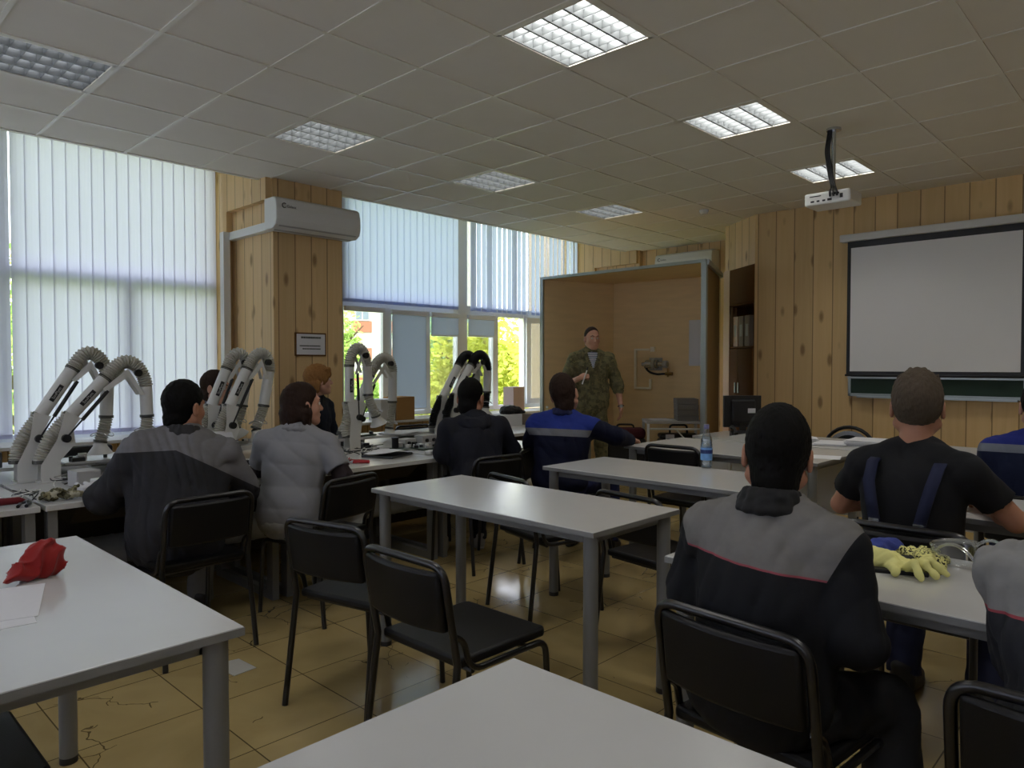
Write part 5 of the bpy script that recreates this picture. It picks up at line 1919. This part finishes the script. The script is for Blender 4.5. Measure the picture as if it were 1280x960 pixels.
def person(label, x, y, yaw, S=.96, TL=.865, seat=.425, stand=False, lean=.12, side=0.0, twist=0.0, head=(0, 0, 0), neckf=.02,
           arms=None, legs=None, hair='short', hair_mat=None, skin=None, top=None, trousers=None, shoes=None, collar=None, extras=None, seed=0, bulk=1.0, hs=1.05, grip=(.5, .5), palms=None):
    """yaw: direction the pelvis faces, degrees from +X; all joints in the person's own coordinates (y forward, x right)"""
    t = thing('person', label, 'person', (x, y, 0), math.radians(yaw - 90))
    skin = skin or M_SKIN
    hz = .95 * S if stand else seat + .105
    hip = V3(0, 0, hz)
    u = V3(math.sin(side), math.sin(lean), math.cos(lean) * math.cos(side))
    u /= np.linalg.norm(u)
    Tz = rotm(twist)
    ax = Tz @ V3(1, 0, 0)
    ax = ax - u * (ax @ u)
    ax /= np.linalg.norm(ax)
    ay = np.cross(u, ax)
    B = np.stack([ax, ay, u], 1)
    T = S * TL

    def up_(f, lx=0, ly=0):
        return hip + u * f * T + ax * lx * S + ay * ly * S
    neck = up_(.575, 0, -.01)
    sh = {s: up_(.488, .172 * s * bulk, -.01) for s in (-1, 1)}
    HS = S * hs
    H = rotm(math.radians(head[0]), math.radians(head[1]), math.radians(head[2]))
    hc = neck + V3(0, neckf + .02, .147 * S) + H @ V3(0, .02 * S, 0)
    hl = lambda p: hc + H @ (V3(*p) * HS)
    # legs
    hips = {s: hip + V3(.095 * s * S, 0, -.01) for s in (-1, 1)}
    if legs is None:
        if stand:
            legs = {s: (V3(.11 * s, .02, .49 * S), V3(.13 * s, -.02, .09)) for s in (-1, 1)}
        else:
            legs = {s: (V3(.14 * s, .40 * S, seat + .085), V3(.14 * s, .40 * S, .09)) for s in (-1, 1)}
    else:
        legs = {s: (V3(*legs[s][0]), V3(*legs[s][1])) for s in (-1, 1)}
    if arms is None:
        arms = {}
    for s in (-1, 1):
        if s not in arms:
            arms[s] = (sh[s] + V3(.05 * s, .02, -.27 * S), sh[s] + V3(.02 * s, .22, -.36 * S))
        else:
            arms[s] = (V3(*arms[s][0]), V3(*arms[s][1]))
    palms = palms or {}
    hd, hn = {}, {}
    for s in (-1, 1):
        e, w = arms[s]
        f = (w - e) / np.linalg.norm(w - e)
        hd[s] = V3(*palms[s][0]) if s in palms else f
        hn[s] = V3(*palms[s][1]) if s in palms else (V3(0, 0, -1) if abs(f[2]) < .8 else V3(-s, 0, 0))

    # ---- body: one continuous surface
    b = SDF(.0055)
    b.ell(hip + V3(0, -.015, .0), (.150 * S * bulk, .105 * S, .11 * S), None, .05)
    b.ell(up_(.20, 0, 0), (.130 * S * bulk, .092 * S, .16 * S), B, .05)
    b.ell(up_(.37), (.150 * S * bulk, .100 * S, .16 * S), B, .05)
    for s in (-1, 1):
        b.rc(up_(.56, .03 * s), sh[s] - u * .012, .045 * S, .045 * S, .04)
        e, w = arms[s]
        b.rc(sh[s], e, .046 * S, .038 * S, .02).rc(e, e + (w - e) * .35, .038 * S, .037 * S, .015).rc(e + (w - e) * .35, w, .037 * S, .026 * S, .015)
        hand(b, w, hd[s], hn[s], s, S, grip[0 if s < 0 else 1])
        k, a = legs[s]
        b.rc(hips[s], k, .072 * S, .052 * S, .03).rc(k, k + (a - k) * .35, .05 * S, .05 * S, .02).rc(k + (a - k) * .35, a, .05 * S, .036 * S, .02)
        fd = V3(.06 * s, 1, 0)
        b.rc(a + V3(0, 0, -.04), a + fd * .13 * S + V3(0, 0, -.06), .034 * S, .026 * S, .02)
    b.rc(neck - u * .06, hl((0, -.018, -.05)), .056 * S, .054 * S, .025)
    E = lambda c, r, k=.015, op='u': b.ell(hl(c), tuple(q * HS for q in r), H, k, (), op)
    E((0, -.012, .028), (.074, .094, .092))
    E((0, .026, -.035), (.060, .064, .080), .03)
    E((0, .058, -.092), (.030, .028, .024), .025)
    for s in (-1, 1):
        E((.042 * s, .050, -.030), (.024, .026, .028), .02)
        b.rc(hl((.058 * s, .0, -.06)), hl((.022 * s, .062, -.097)), .020 * HS, .018 * HS, .025)
        E((.030 * s, .098, .004), (.016, .016, .010), .012, 's')
    E((0, .076, .026), (.048, .016, .012), .018)
    b.rc(hl((0, .084, .008)), hl((0, .104, -.030)), .008 * HS, .0125 * HS, .012)
    for s in (-1, 1):
        E((.012 * s, .096, -.033), (.009, .010, .008), .006)
        E((.081 * s, -.008, -.010), (.010, .019, .032), .006)
        E((.088 * s, -.006, -.008), (.005, .010, .018), .006, 's')
    E((0, .086, -.060), (.023, .012, .006), .006)
    E((0, .085, -.070), (.020, .012, .007), .006)
    b.obj('body', skin, t)
    for s in (-1, 1):
        ey = MB().ball(hl((.030 * s, .077, .003)), .0115 * HS, 12, 8)
        eo = obj('eye', ey, M_SCLERA, t, smooth=True)
        obj('iris', MB().ball(hl((.030 * s, .0835, .003)), (.0058 * S, .0058 * S, .0058 * S), 10, 6), M_EYE, eo, smooth=True)
        if hair != 'none':
            br = MB().tube([hl((.014 * s, .094, .024)), hl((.032 * s, .091, .030)), hl((.050 * s, .076, .024))], [.003 * HS, .0045 * HS, .002 * HS], 8)
            obj('eyebrow', br, hair_mat or M_HAIRD, t, smooth=True)

    # ---- hair
    h = SDF(.0045)
    rg = np.random.RandomState(seed)
    cut = lambda p, n: (hl(p), H @ (V3(*n) / np.linalg.norm(V3(*n))))
    if hair in ('short', 'crop', 'tuft'):
        g = {'short': .014, 'crop': .006, 'tuft': .018}[hair]
        fc = cut((0, .060, .062) if hair != 'crop' else (0, .046, .078), (0, .80, -.60))
        nc = cut((0, -.06, -.070 if hair != 'tuft' else -.060), (0, .25, -1))
        sc = cut((0, .030, -.02), (0, 1, -.05))
        h.ell(hl((0, -.014, .030)), ((.0745 + g * .45) * HS, (.0945 + g) * HS, (.0925 + g) * HS), H, .012, (fc, nc))
        ncut = cut((0, 0, -.112), (0, .35, -1))
        if hair != 'tuft':
            h.ell(hl((0, -.040, -.055)), (.060 * HS, (.058 + g) * HS, .075 * HS), H, .02, (ncut, cut((0, -.030, 0), (0, 1, 0))))
        if hair == 'tuft':
            for k in range(26):
                a, c = rg.uniform(-1.2, 1.2), rg.uniform(-.9, .8)
                p = V3(.07 * math.sin(a), .07 * math.sin(c) - .01, .03 + .085 * math.cos(a) * math.cos(c))
                q = p + V3(rg.uniform(-.015, .015), rg.uniform(-.005, .02), .026)
                h.rc(hl(p), hl(q), .014 * HS, .005 * HS, .008)
        amp = .0008 if hair == 'crop' else .0016
    elif hair == 'bob':
        fc = cut((0, .052, .05), (0, .86, -.50))
        nc = cut((0, -.06, -.108), (0, .1, -1))
        h.ell(hl((0, -.020, .026)), (.085 * HS, .108 * HS, .105 * HS), H, .02, (fc, nc))
        h.ell(hl((0, -.040, -.045)), (.088 * HS, .085 * HS, .085 * HS), H, .03, (cut((0, .022, 0), (0, 1, 0)), nc))
        for k in range(20):
            a = rg.uniform(-2.6, 2.6)
            p = (.085 * math.sin(a), -.025 - .085 * math.cos(a), -.04)
            h.rc(hl(p), hl((p[0] * 1.03, p[1] * 1.05, -.112 - rg.uniform(0, .02))), .020 * HS, .008 * HS, .012)
        amp = .0018
    elif hair == 'fringe':
        fc = cut((0, .070, .03), (0, .9, -.45))
        nc = cut((0, -.06, -.08), (0, .1, -1))
        h.ell(hl((0, -.012, .034)), (.094 * HS, .112 * HS, .106 * HS), H, .02, (fc, nc))
        for k in range(18):
            a = rg.uniform(-1.3, 1.3)
            p = (.078 * math.sin(a), .005 + .078 * math.cos(a), .085)
            h.rc(hl(p), hl((p[0] * 1.10, p[1] * 1.04 + .006, .034 + rg.uniform(-.008, .012))), .015 * HS, .007 * HS, .012)
        for k in range(16):
            a = rg.uniform(1.7, 4.6)
            p = (.086 * math.sin(a), -.012 + .095 * math.cos(a), -.02)
            h.rc(hl(p), hl((p[0] * 1.06, p[1] * 1.06, -.075 - rg.uniform(0, .02))), .020 * HS, .008 * HS, .012)
        amp = .0018
    h.disp = folds(amp, 170, seed + 3, (1, 1, .4))
    h.obj('hair', hair_mat or M_HAIRB, t)

    # ---- upper garment
    top = top or {}
    L = top.get('loose', .020)
    g = SDF(.007)
    hem = top.get('hem', .10)
    g.ell(hip + V3(0, -.015, .03), ((.158 * bulk + L) * S, (.118 + L) * S, hem * S + .03), None, .06, () if not stand else ())
    g.ell(up_(.20), ((.142 * bulk + L) * S, (.104 + L) * S, .17 * S), B, .06)
    g.ell(up_(.37, 0, -.005), ((.158 * bulk + L) * S, (.110 + L) * S, .18 * S), B, .06)
    hn_cut = []
    for s in (-1, 1):
        g.rc(up_(.56, .03 * s), sh[s] - u * .006, (.046 + L * .6) * S, (.050 + L * .5) * S, .06)
        e, w = arms[s]
        sl = top.get('sleeve', 1.0)
        if isinstance(sl, dict):
            sl = sl[s]
        if sl <= .75:
            q = sh[s] + (e - sh[s]) * sl
            f = (e - sh[s]) / np.linalg.norm(e - sh[s])
            g.rc(sh[s], q + f * .05, (.052 + L * .6) * S, (.052 + L * .7) * S, .03, ((q, f),))
        else:
            f = (w - e) / np.linalg.norm(w - e)
            q = e + f * np.linalg.norm(w - e) * min(1.0, (sl - .75) * 4)
            g.rc(sh[s], e, (.052 + L * .6) * S, (.043 + L * .7) * S, .03)
            g.rc(e, q + f * .04, (.043 + L * .7) * S, (.033 + L * .6) * S, .02, ((q, f),))
    g.disp = folds(top.get('fold', .006), top.get('freq', 20), seed + 11, (1, 1, .7))
    gm = g.obj(top.get('name', 'jacket'), top['mat'], t)
    if collar:
        c = SDF(.005)
        c1 = neck + V3(0, -.004, 0)
        for k in range(14):
            a = 2 * PI * k / 14
            if math.cos(a) > .72 and collar.get('open', False):
                continue
            p = c1 + (ax * math.sin(a) * .076 + ay * math.cos(a) * .070) * S
            c.rc(p + u * .004, p + u * (.012 + collar.get('h', .035)) - (ax * math.sin(a) + ay * math.cos(a)) * .010, .016, .012, .02)
        c.disp = folds(.002, 60, seed)
        c.obj('collar', collar['mat'], t)

    # ---- trousers and shoes
    tr = SDF(.009)
    tl = .016
    tr.ell(hip + V3(0, -.015, -.01), ((.156 * bulk + tl) * S, (.115 + tl) * S, .10 * S + tl * .3), None, .04)
    for s in (-1, 1):
        k, a = legs[s]
        tr.rc(hips[s], k, (.076 + tl) * S, (.058 + tl) * S, .04)
        f = (a - k) / np.linalg.norm(a - k)
        tr.rc(k, a + f * .03, (.058 + tl) * S, (.046 + tl) * S, .02, ((a + f * .01, f),))
    tr.disp = folds(.005, 24, seed + 21)
    tr.obj('trousers', trousers, t)
    for s in (-1, 1):
        k, a = legs[s]
        sd_ = SDF(.006)
        fd = V3(.06 * s, 1, 0)
        flo = ((V3(0, 0, a[2] - .088), V3(0, 0, -1)),)
        sd_.rc(a + V3(0, -.01, -.035), a + fd * .15 * S + V3(0, 0, -.058), .044 * S, .036 * S, .03, flo)
        sd_.rc(a + V3(0, -.02, .02), a + V3(0, -.02, -.05), .046 * S, .042 * S, .02, flo)
        sd_.ell(a + fd * .06 * S + V3(0, 0, -.078), (.046 * S, .14 * S, .014), None, .01, flo)
        sd_.obj('shoe', shoes or M_SHOEB, t)
    P = dict(hip=hip, u=u, ax=ax, ay=ay, neck=neck, sh=sh, hl=hl, up=up_, t=t, arms=arms, S=S)
    if extras:
        extras(P)
    return t


M_GREYJ = band_mat('grey_dark_jacket', [(.955, '#69686a')], '#2d2d30', yslope=0.10, xpos=.55)
M_TRG = mat('dark_grey_trousers', '#5f5e5b', .85, var=.15)


def seams(P):
    m = MB()
    for s in (-1, 1):
        pts = [P['up'](f, s * x, -.150) for f, x in ((.40, .02), (.30, .10), (.16, .16))]
    return None


# person in the dark jacket with grey shoulders, at the bench
person('person seated at the bench in a dark jacket with grey shoulders, black hair, looking right', -1.86, .93, 72, S=.99, lean=.20, side=.08, twist=0.1, head=(-50, -4, 0), neckf=.03,
       arms={-1: ((-.30, .12, .73), (-.16, .36, .76)), 1: ((.33, .14, .72), (.20, .40, .765))}, hair='short', hair_mat=M_HAIRB, skin=M_SKIN2,
       top=dict(mat=M_GREYJ, loose=.048, hem=.19, fold=.010, freq=17), collar=dict(mat=mat('dark_collar', '#2c2b2c', .9), h=.03), trousers=M_TRG, seed=1, bulk=1.16)

# person in the short sleeved grey shirt
M_GREYS = mat('grey_work_shirt', '#828286', .85, var=.08, scale=25)
M_MAR = mat('dark_maroon_sleeve', '#1d0d10', .8)


def undersleeves(P):
    for s in (-1, 1):
        e, w = P['arms'][s]
        g = SDF(.006)
        a = P['sh'][s] + (e - P['sh'][s]) * .55
        g.rc(a, e, .050, .047, .02).rc(e, e + (w - e) * .95, .047, .034, .02)
        g.disp = folds(.004, 40, 5 + s)
        g.obj('undersleeve', M_MAR, P['t'])


person('person in a short sleeved grey shirt over dark sleeves, dark brown bobbed hair, sitting sideways', -1.23, .97, 40, S=.96, lean=.14, side=.05, twist=.18, head=(-50, 2, 0), neckf=.02,
       arms={-1: ((-.24, .16, .76), (-.06, .38, .75)), 1: ((.30, .02, .74), (.18, .24, .775))},
       legs={-1: ((.04, .42, .50), (.02, .44, .09)), 1: ((.24, .36, .50), (.26, .30, .09))}, hair='bob', hair_mat=M_HAIRD,
       top=dict(mat=M_GREYS, loose=.028, hem=.15, sleeve=.72, fold=.005, freq=11, name='shirt'), collar=dict(mat=M_GREYS, h=.012), trousers=mat('grey_trousers', '#8a8a88', .85, var=.1), shoes=M_SHOEG, extras=undersleeves, seed=2, bulk=1.02)

# person in the navy hooded jacket
M_NAVY = mat('navy_jacket', '#0d101d', .8, var=.15, scale=20)


def hood(P):
    g = SDF(.007)
    c = P['neck'] - P['ay'] * .075 - P['u'] * .015
    for k in range(9):
        a = PI * (.0 + k / 8)
        p = P['neck'] - P['ay'] * (math.sin(a) * .10) + P['ax'] * math.cos(a) * .10 - P['u'] * (.01 + .03 * math.sin(a))
        g.rc(p, p - P['u'] * .035 * math.sin(a), .028, .034, .03)
    g.disp = folds(.005, 40, 8)
    g.obj('hood', M_NAVY, P['t'])


person('person in a dark navy hooded jacket with cropped hair, bent over the bench', .16, .92, 66, S=.96, hs=1.18, lean=.22, twist=-.1, head=(-42, -12, 0), neckf=.05,
       arms={-1: ((-.21, .12, .76), (-.10, .38, .76)), 1: ((.30, .12, .76), (.22, .36, .765))}, hair='crop', hair_mat=M_HAIRB, skin=M_SKIN2,
       top=dict(mat=M_NAVY, loose=.034, hem=.12, fold=.007), trousers=mat('navy_trousers', '#10121d', .85, var=.1), shoes=M_SHOEG, extras=hood, seed=3, bulk=1.08)

# person in the blue yoke jacket leaning on the wide table
M_BLUEJ = band_mat('navy_jacket_blue_yoke', [(.865, '#6d6f74'), (.915, '#25347e')], '#12162b', xlim=.215, xcolor='#12162b', yslope=.12)
M_BLUET = mat('navy_blue_trousers', '#151c44', .85, var=.12)


def cuff_grey(P):
    e, w = P['arms'][1]
    f = (w - e) / np.linalg.norm(w - e)
    g = SDF(.005)
    q0, q1 = e + (w - e) * .25, e + (w - e) * .38
    g.rc(q0 - f * .02, q1 + f * .02, .0605, .058, .002, ((q0, -f), (q1, f)))
    g.obj('reflective_band', mat('reflective_grey', '#8b8c8e', .5), P['t'])


person('person in a navy jacket with bright blue yoke, leaning one arm on the wide table', .66, .60, 20, S=.97, hs=1.18, TL=.88, lean=.10, twist=.42, head=(5, 4, -12), neckf=.0,
       arms={-1: ((-.26, .10, .78), (-.10, .32, .70)), 1: ((.33, .24, .86), (.37, .50, .805))},
       legs={-1: ((-.02, .40, .50), (-.04, .36, .09)), 1: ((.26, .38, .52), (.28, .30, .09))},
       palms={1: ((.15, 1, -.05), (0, 0, -1))}, grip=(.5, .25), hair='short', hair_mat=M_HAIRD, skin=M_SKIN,
       top=dict(mat=M_BLUEJ, loose=.032, hem=.12, fold=.006), collar=dict(mat=mat('navy_collar', '#141a40', .85), h=.02), trousers=M_BLUET, extras=cuff_grey, seed=4, bulk=1.10)

# nearest person, grey yoke and pink piping
M_YOKE = band_mat('black_jacket_grey_yoke', [(.870, '#8f4850'), (.875, '#6f6d6a')], '#1b1c1f', xlim=.190, xcolor='#1b1c1f', slope=.10, yslope=.06)
M_BLKC = mat('black_collar', '#1b1b1c', .85)
M_BLKT = mat('black_trousers', '#17181b', .85, var=.15)
person('nearest person, seen from behind in a black jacket with grey yoke and pink piping', -1.50, -1.87, 2, S=.96, TL=.845, lean=.14, twist=.06, head=(20, -4, 3), neckf=.02,
       arms={-1: ((-.225, .06, .74), (-.12, .28, .64)), 1: ((.22, .03, .72), (.17, .26, .62))}, hair='short', hair_mat=M_HAIRB, skin=M_SKIN2,
       legs={-1: ((-.15, .38, .50), (-.16, .36, .09)), 1: ((.22, .30, .47), (.30, .12, .10))},
       top=dict(mat=M_YOKE, loose=.032, hem=.13, fold=.007, freq=18), collar=dict(mat=M_BLKC, h=.035), trousers=M_BLKT, seed=5, bulk=1.0)
M_YOKE2 = band_mat('grey_jacket_grey_yoke', [(.858, '#93434b'), (.864, '#807f7d')], '#2d2e32', yslope=.05, slope=-.02)
person('person at the lower right edge in a dark jacket with pale grey yoke', -1.48, -2.565, 2, S=.95, lean=.22, twist=-.05, head=(0, 0, 0), neckf=.03,
       arms={-1: ((-.150, .12, .73), (.0, .30, .81)), 1: ((.27, .22, .74), (.12, .44, .81))}, hair='short', hair_mat=M_HAIRB,
       top=dict(mat=M_YOKE2, loose=.034, hem=.13, fold=.009, freq=24), collar=dict(mat=M_BLKC, h=.02), trousers=M_BLKT, seed=6, bulk=1.08)

# person in the black T-shirt and overalls
M_TEE = mat('black_cotton', '#0d0e12', .9, var=.1)
M_OVER = mat('navy_overall', '#161c38', .85, var=.12)


def straps(P):
    for s in (-1, 1):
        m = MB()
        pts = []
        for f, lx, ly in ((.515, .105, .02), (.53, .108, -.04), (.50, .112, -.095), (.42, .105, -.142), (.34, .09, -.150), (.26, .075, -.148)):
            pts.append(P['up'](f, lx * s, ly))
        vs = []
        for p in pts:
            for q in (-.021, .021):
                vs.append(p + P['ax'] * q - P['ay'] * .006)
        m.add(vs, [[2 * i, 2 * i + 1, 2 * i + 3, 2 * i + 2] for i in range(len(pts) - 1)])
        so_ = obj('overall_strap', m, M_OVER, P['t'], smooth=True, solid=.008)
        e = pts[-1] - P['ay'] * .012
        obj('buckle', MB().b2((e[0] - .018, e[1] - .006, e[2] - .006), (e[0] + .018, e[1] + .002, e[2] + .010)), M_STEEL, so_)
    g = SDF(.007)
    g.ell(P['up'](.07), (.195 * P['S'], .138 * P['S'], .13 * P['S']), None, .03)
    g.disp = folds(.004, 20, 3)
    g.obj('overall_bib', M_OVER, P['t'])


person('person in a black T-shirt with blue overall straps and greying hair', -.22, -1.875, -4, S=1.03, TL=.89, lean=.10, twist=0, head=(18, -2, 0), neckf=.0,
       arms={-1: ((-.31, .12, .78), (-.12, .36, .805)), 1: ((.31, .14, .80), (.14, .38, .812))}, hair='tuft', hair_mat=M_HAIRG, skin=M_SKIN2,
       legs={-1: ((-.13, .38, .50), (-.10, .26, .09)), 1: ((.17, .38, .50), (.22, .16, .09))},
       top=dict(mat=M_TEE, loose=.016, hem=.08, sleeve=.62, fold=.004, name='tshirt'), trousers=M_OVER, extras=straps, seed=7, bulk=1.03)

# person at the right edge
M_NAVYS = band_mat('navy_jacket_stripe', [(.945, '#6d727c'), (.985, '#232c74')], '#141b33', yslope=.1)
person('person in a navy jacket with grey shoulder stripe at the right edge of the photo', .95, -2.13, 8, S=.99, lean=.12, head=(0, 0, 0),
       hair='short', hair_mat=M_HAIRB, top=dict(mat=M_NAVYS, loose=.03, hem=.12), trousers=M_BLUET, collar=dict(mat=M_OVER, h=.02), seed=8, bulk=1.06)

# two people on the window side of the bench
person('person behind the paired white arms by the window, only brown hair and forehead showing', -.82, 3.0, -70, S=1.0, TL=.90, lean=.1, head=(20, -4, 0), hair='short', hair_mat=M_HAIRD,
       top=dict(mat=M_GREYS, loose=.02, hem=.12, name='shirt'), trousers=M_TRG, seed=9)
M_SWEAT = mat('dark_navy_sweater', '#0f1524', .9, var=.12, scale=40)
person('fair haired person in a dark navy sweater in front of the wooden column, looking right', .12, 3.02, -72, S=1.03, TL=.93, lean=.06, head=(58, 4, 0), hair='fringe', hair_mat=M_HAIRF,
       top=dict(mat=M_SWEAT, loose=.022, hem=.12, name='sweater'), collar=dict(mat=M_PAPER, h=.012), trousers=M_TRG, seed=10)

# standing person in camouflage
M_CAMO = patch_mat('camouflage', ['#646048', '#6e6a4f', '#56543f', '#767050'], 16)
M_VEST = patch_mat('striped_vest', ['#d6d8dc', '#33456e'], stripes=.022)


def camo_extras(P):
    S = P['S']
    g = SDF(.005)
    for k in range(5):
        f = .40 + .035 * k
        w_ = .018 + .012 * k
        g.ell(P['up'](f, 0, .128 - .012 * k), (w_, .018, .030), None, .015)
    g.obj('striped_vest', M_VEST, P['t'])
    for s in (-1, 1):
        m = MB()
        pts = [P['up'](.575, .055 * s, .03), P['up'](.53, .075 * s, .095), P['up'](.44, .05 * s, .135), P['up'](.37, .012 * s, .15)]
        for i in range(3):
            pass
        m.tube(pts, [.016, .022, .018, .008], 8)
        obj('lapel', m, M_CAMO, P['t'], smooth=True)
        e = P['up'](.36, .085 * s, .128)
        obj('chest_pocket', MB().box(e, (.10, .02, .11)), M_CAMO, P['t'], bevel=.008)
        q = P['sh'][s]
        obj('epaulette', MB().box(q * .75 + P['up'](.55, .05 * s) * .25 + V3(0, 0, .062), (.10, .045, .010), R=Matrix.Rotation(.35 * s, 3, 'Y')), M_CAMO, P['t'], bevel=.003)
        e_, w_ = P['arms'][s]
        g = SDF(.005)
        f_ = (w_ - e_) / np.linalg.norm(w_ - e_)
        sh_ = P['sh'][s]
        q0 = e_ + f_ * .0
        g.rc(q0 - f_ * .01, q0 + f_ * .055, .064, .060, .01)
        g.disp = folds(.004, 60, 5)
        g.obj('rolled_cuff', M_CAMO, P['t'])
    e_, w_ = P['arms'][-1]
    f_ = (w_ - e_) / np.linalg.norm(w_ - e_)
    wp = w_ - f_ * .005
    wt = MB()
    a_ = np.cross(f_, V3(0, 1, 0))
    a_ /= np.linalg.norm(a_)
    b_ = np.cross(f_, a_)
    wt.tube([wp + (a_ * math.cos(q) + b_ * math.sin(q)) * .033 for q in [2 * PI * k / 18 for k in range(18)]], .006, 6, closed=True)
    ws = obj('watch', wt, M_BLACKP, P['t'], smooth=True)
    fc = wp + V3(-.0, .034, 0)
    obj('watch_face', MB().cyl(fc, fc + V3(0, .01, 0), .02), M_STEEL, ws, smooth=True)


person('standing person in olive camouflage with a striped vest, facing the class', 3.28, 2.33, 224, S=1.0, TL=1.0, stand=True, lean=-.03, twist=.05, head=(16, -3, 0), neckf=.0,
       arms={1: ((.31, .02, 1.14), (.17, .26, 1.22)), -1: ((-.30, -.02, 1.14), (-.33, .05, .90))},
       palms={1: ((-.75, .35, .35), (.1, -.6, -.7)), -1: ((-.02, .06, -1), (1, 0, 0))}, grip=(.35, 1.0), hair='crop', hair_mat=M_HAIRD, skin=M_SKIN,
       top=dict(mat=M_CAMO, loose=.036, hem=.20, sleeve=.80, fold=.006, name='field_jacket'), trousers=M_CAMO, extras=camo_extras, seed=12, bulk=1.10)
_c, _s = math.cos(R_(134)), math.sin(R_(134))
_p = (.105, .325, 1.255)
mk = obj('marker', MB().tube([(0, 0, -.10), (0, 0, .06)], .007, 10), M_WHITEPL, smooth=True, loc=(3.28 + _c * _p[0] - _s * _p[1], 2.33 + _s * _p[0] + _c * _p[1], _p[2]))
mk.rotation_euler = (.25, .2, 0)
obj('marker_cap', MB().tube([(0, 0, .06), (0, 0, .095)], .0078, 10), M_BLACKP, mk, smooth=True)
tag(mk, 'thin white marker held in front of the chest by the standing person', 'marker')
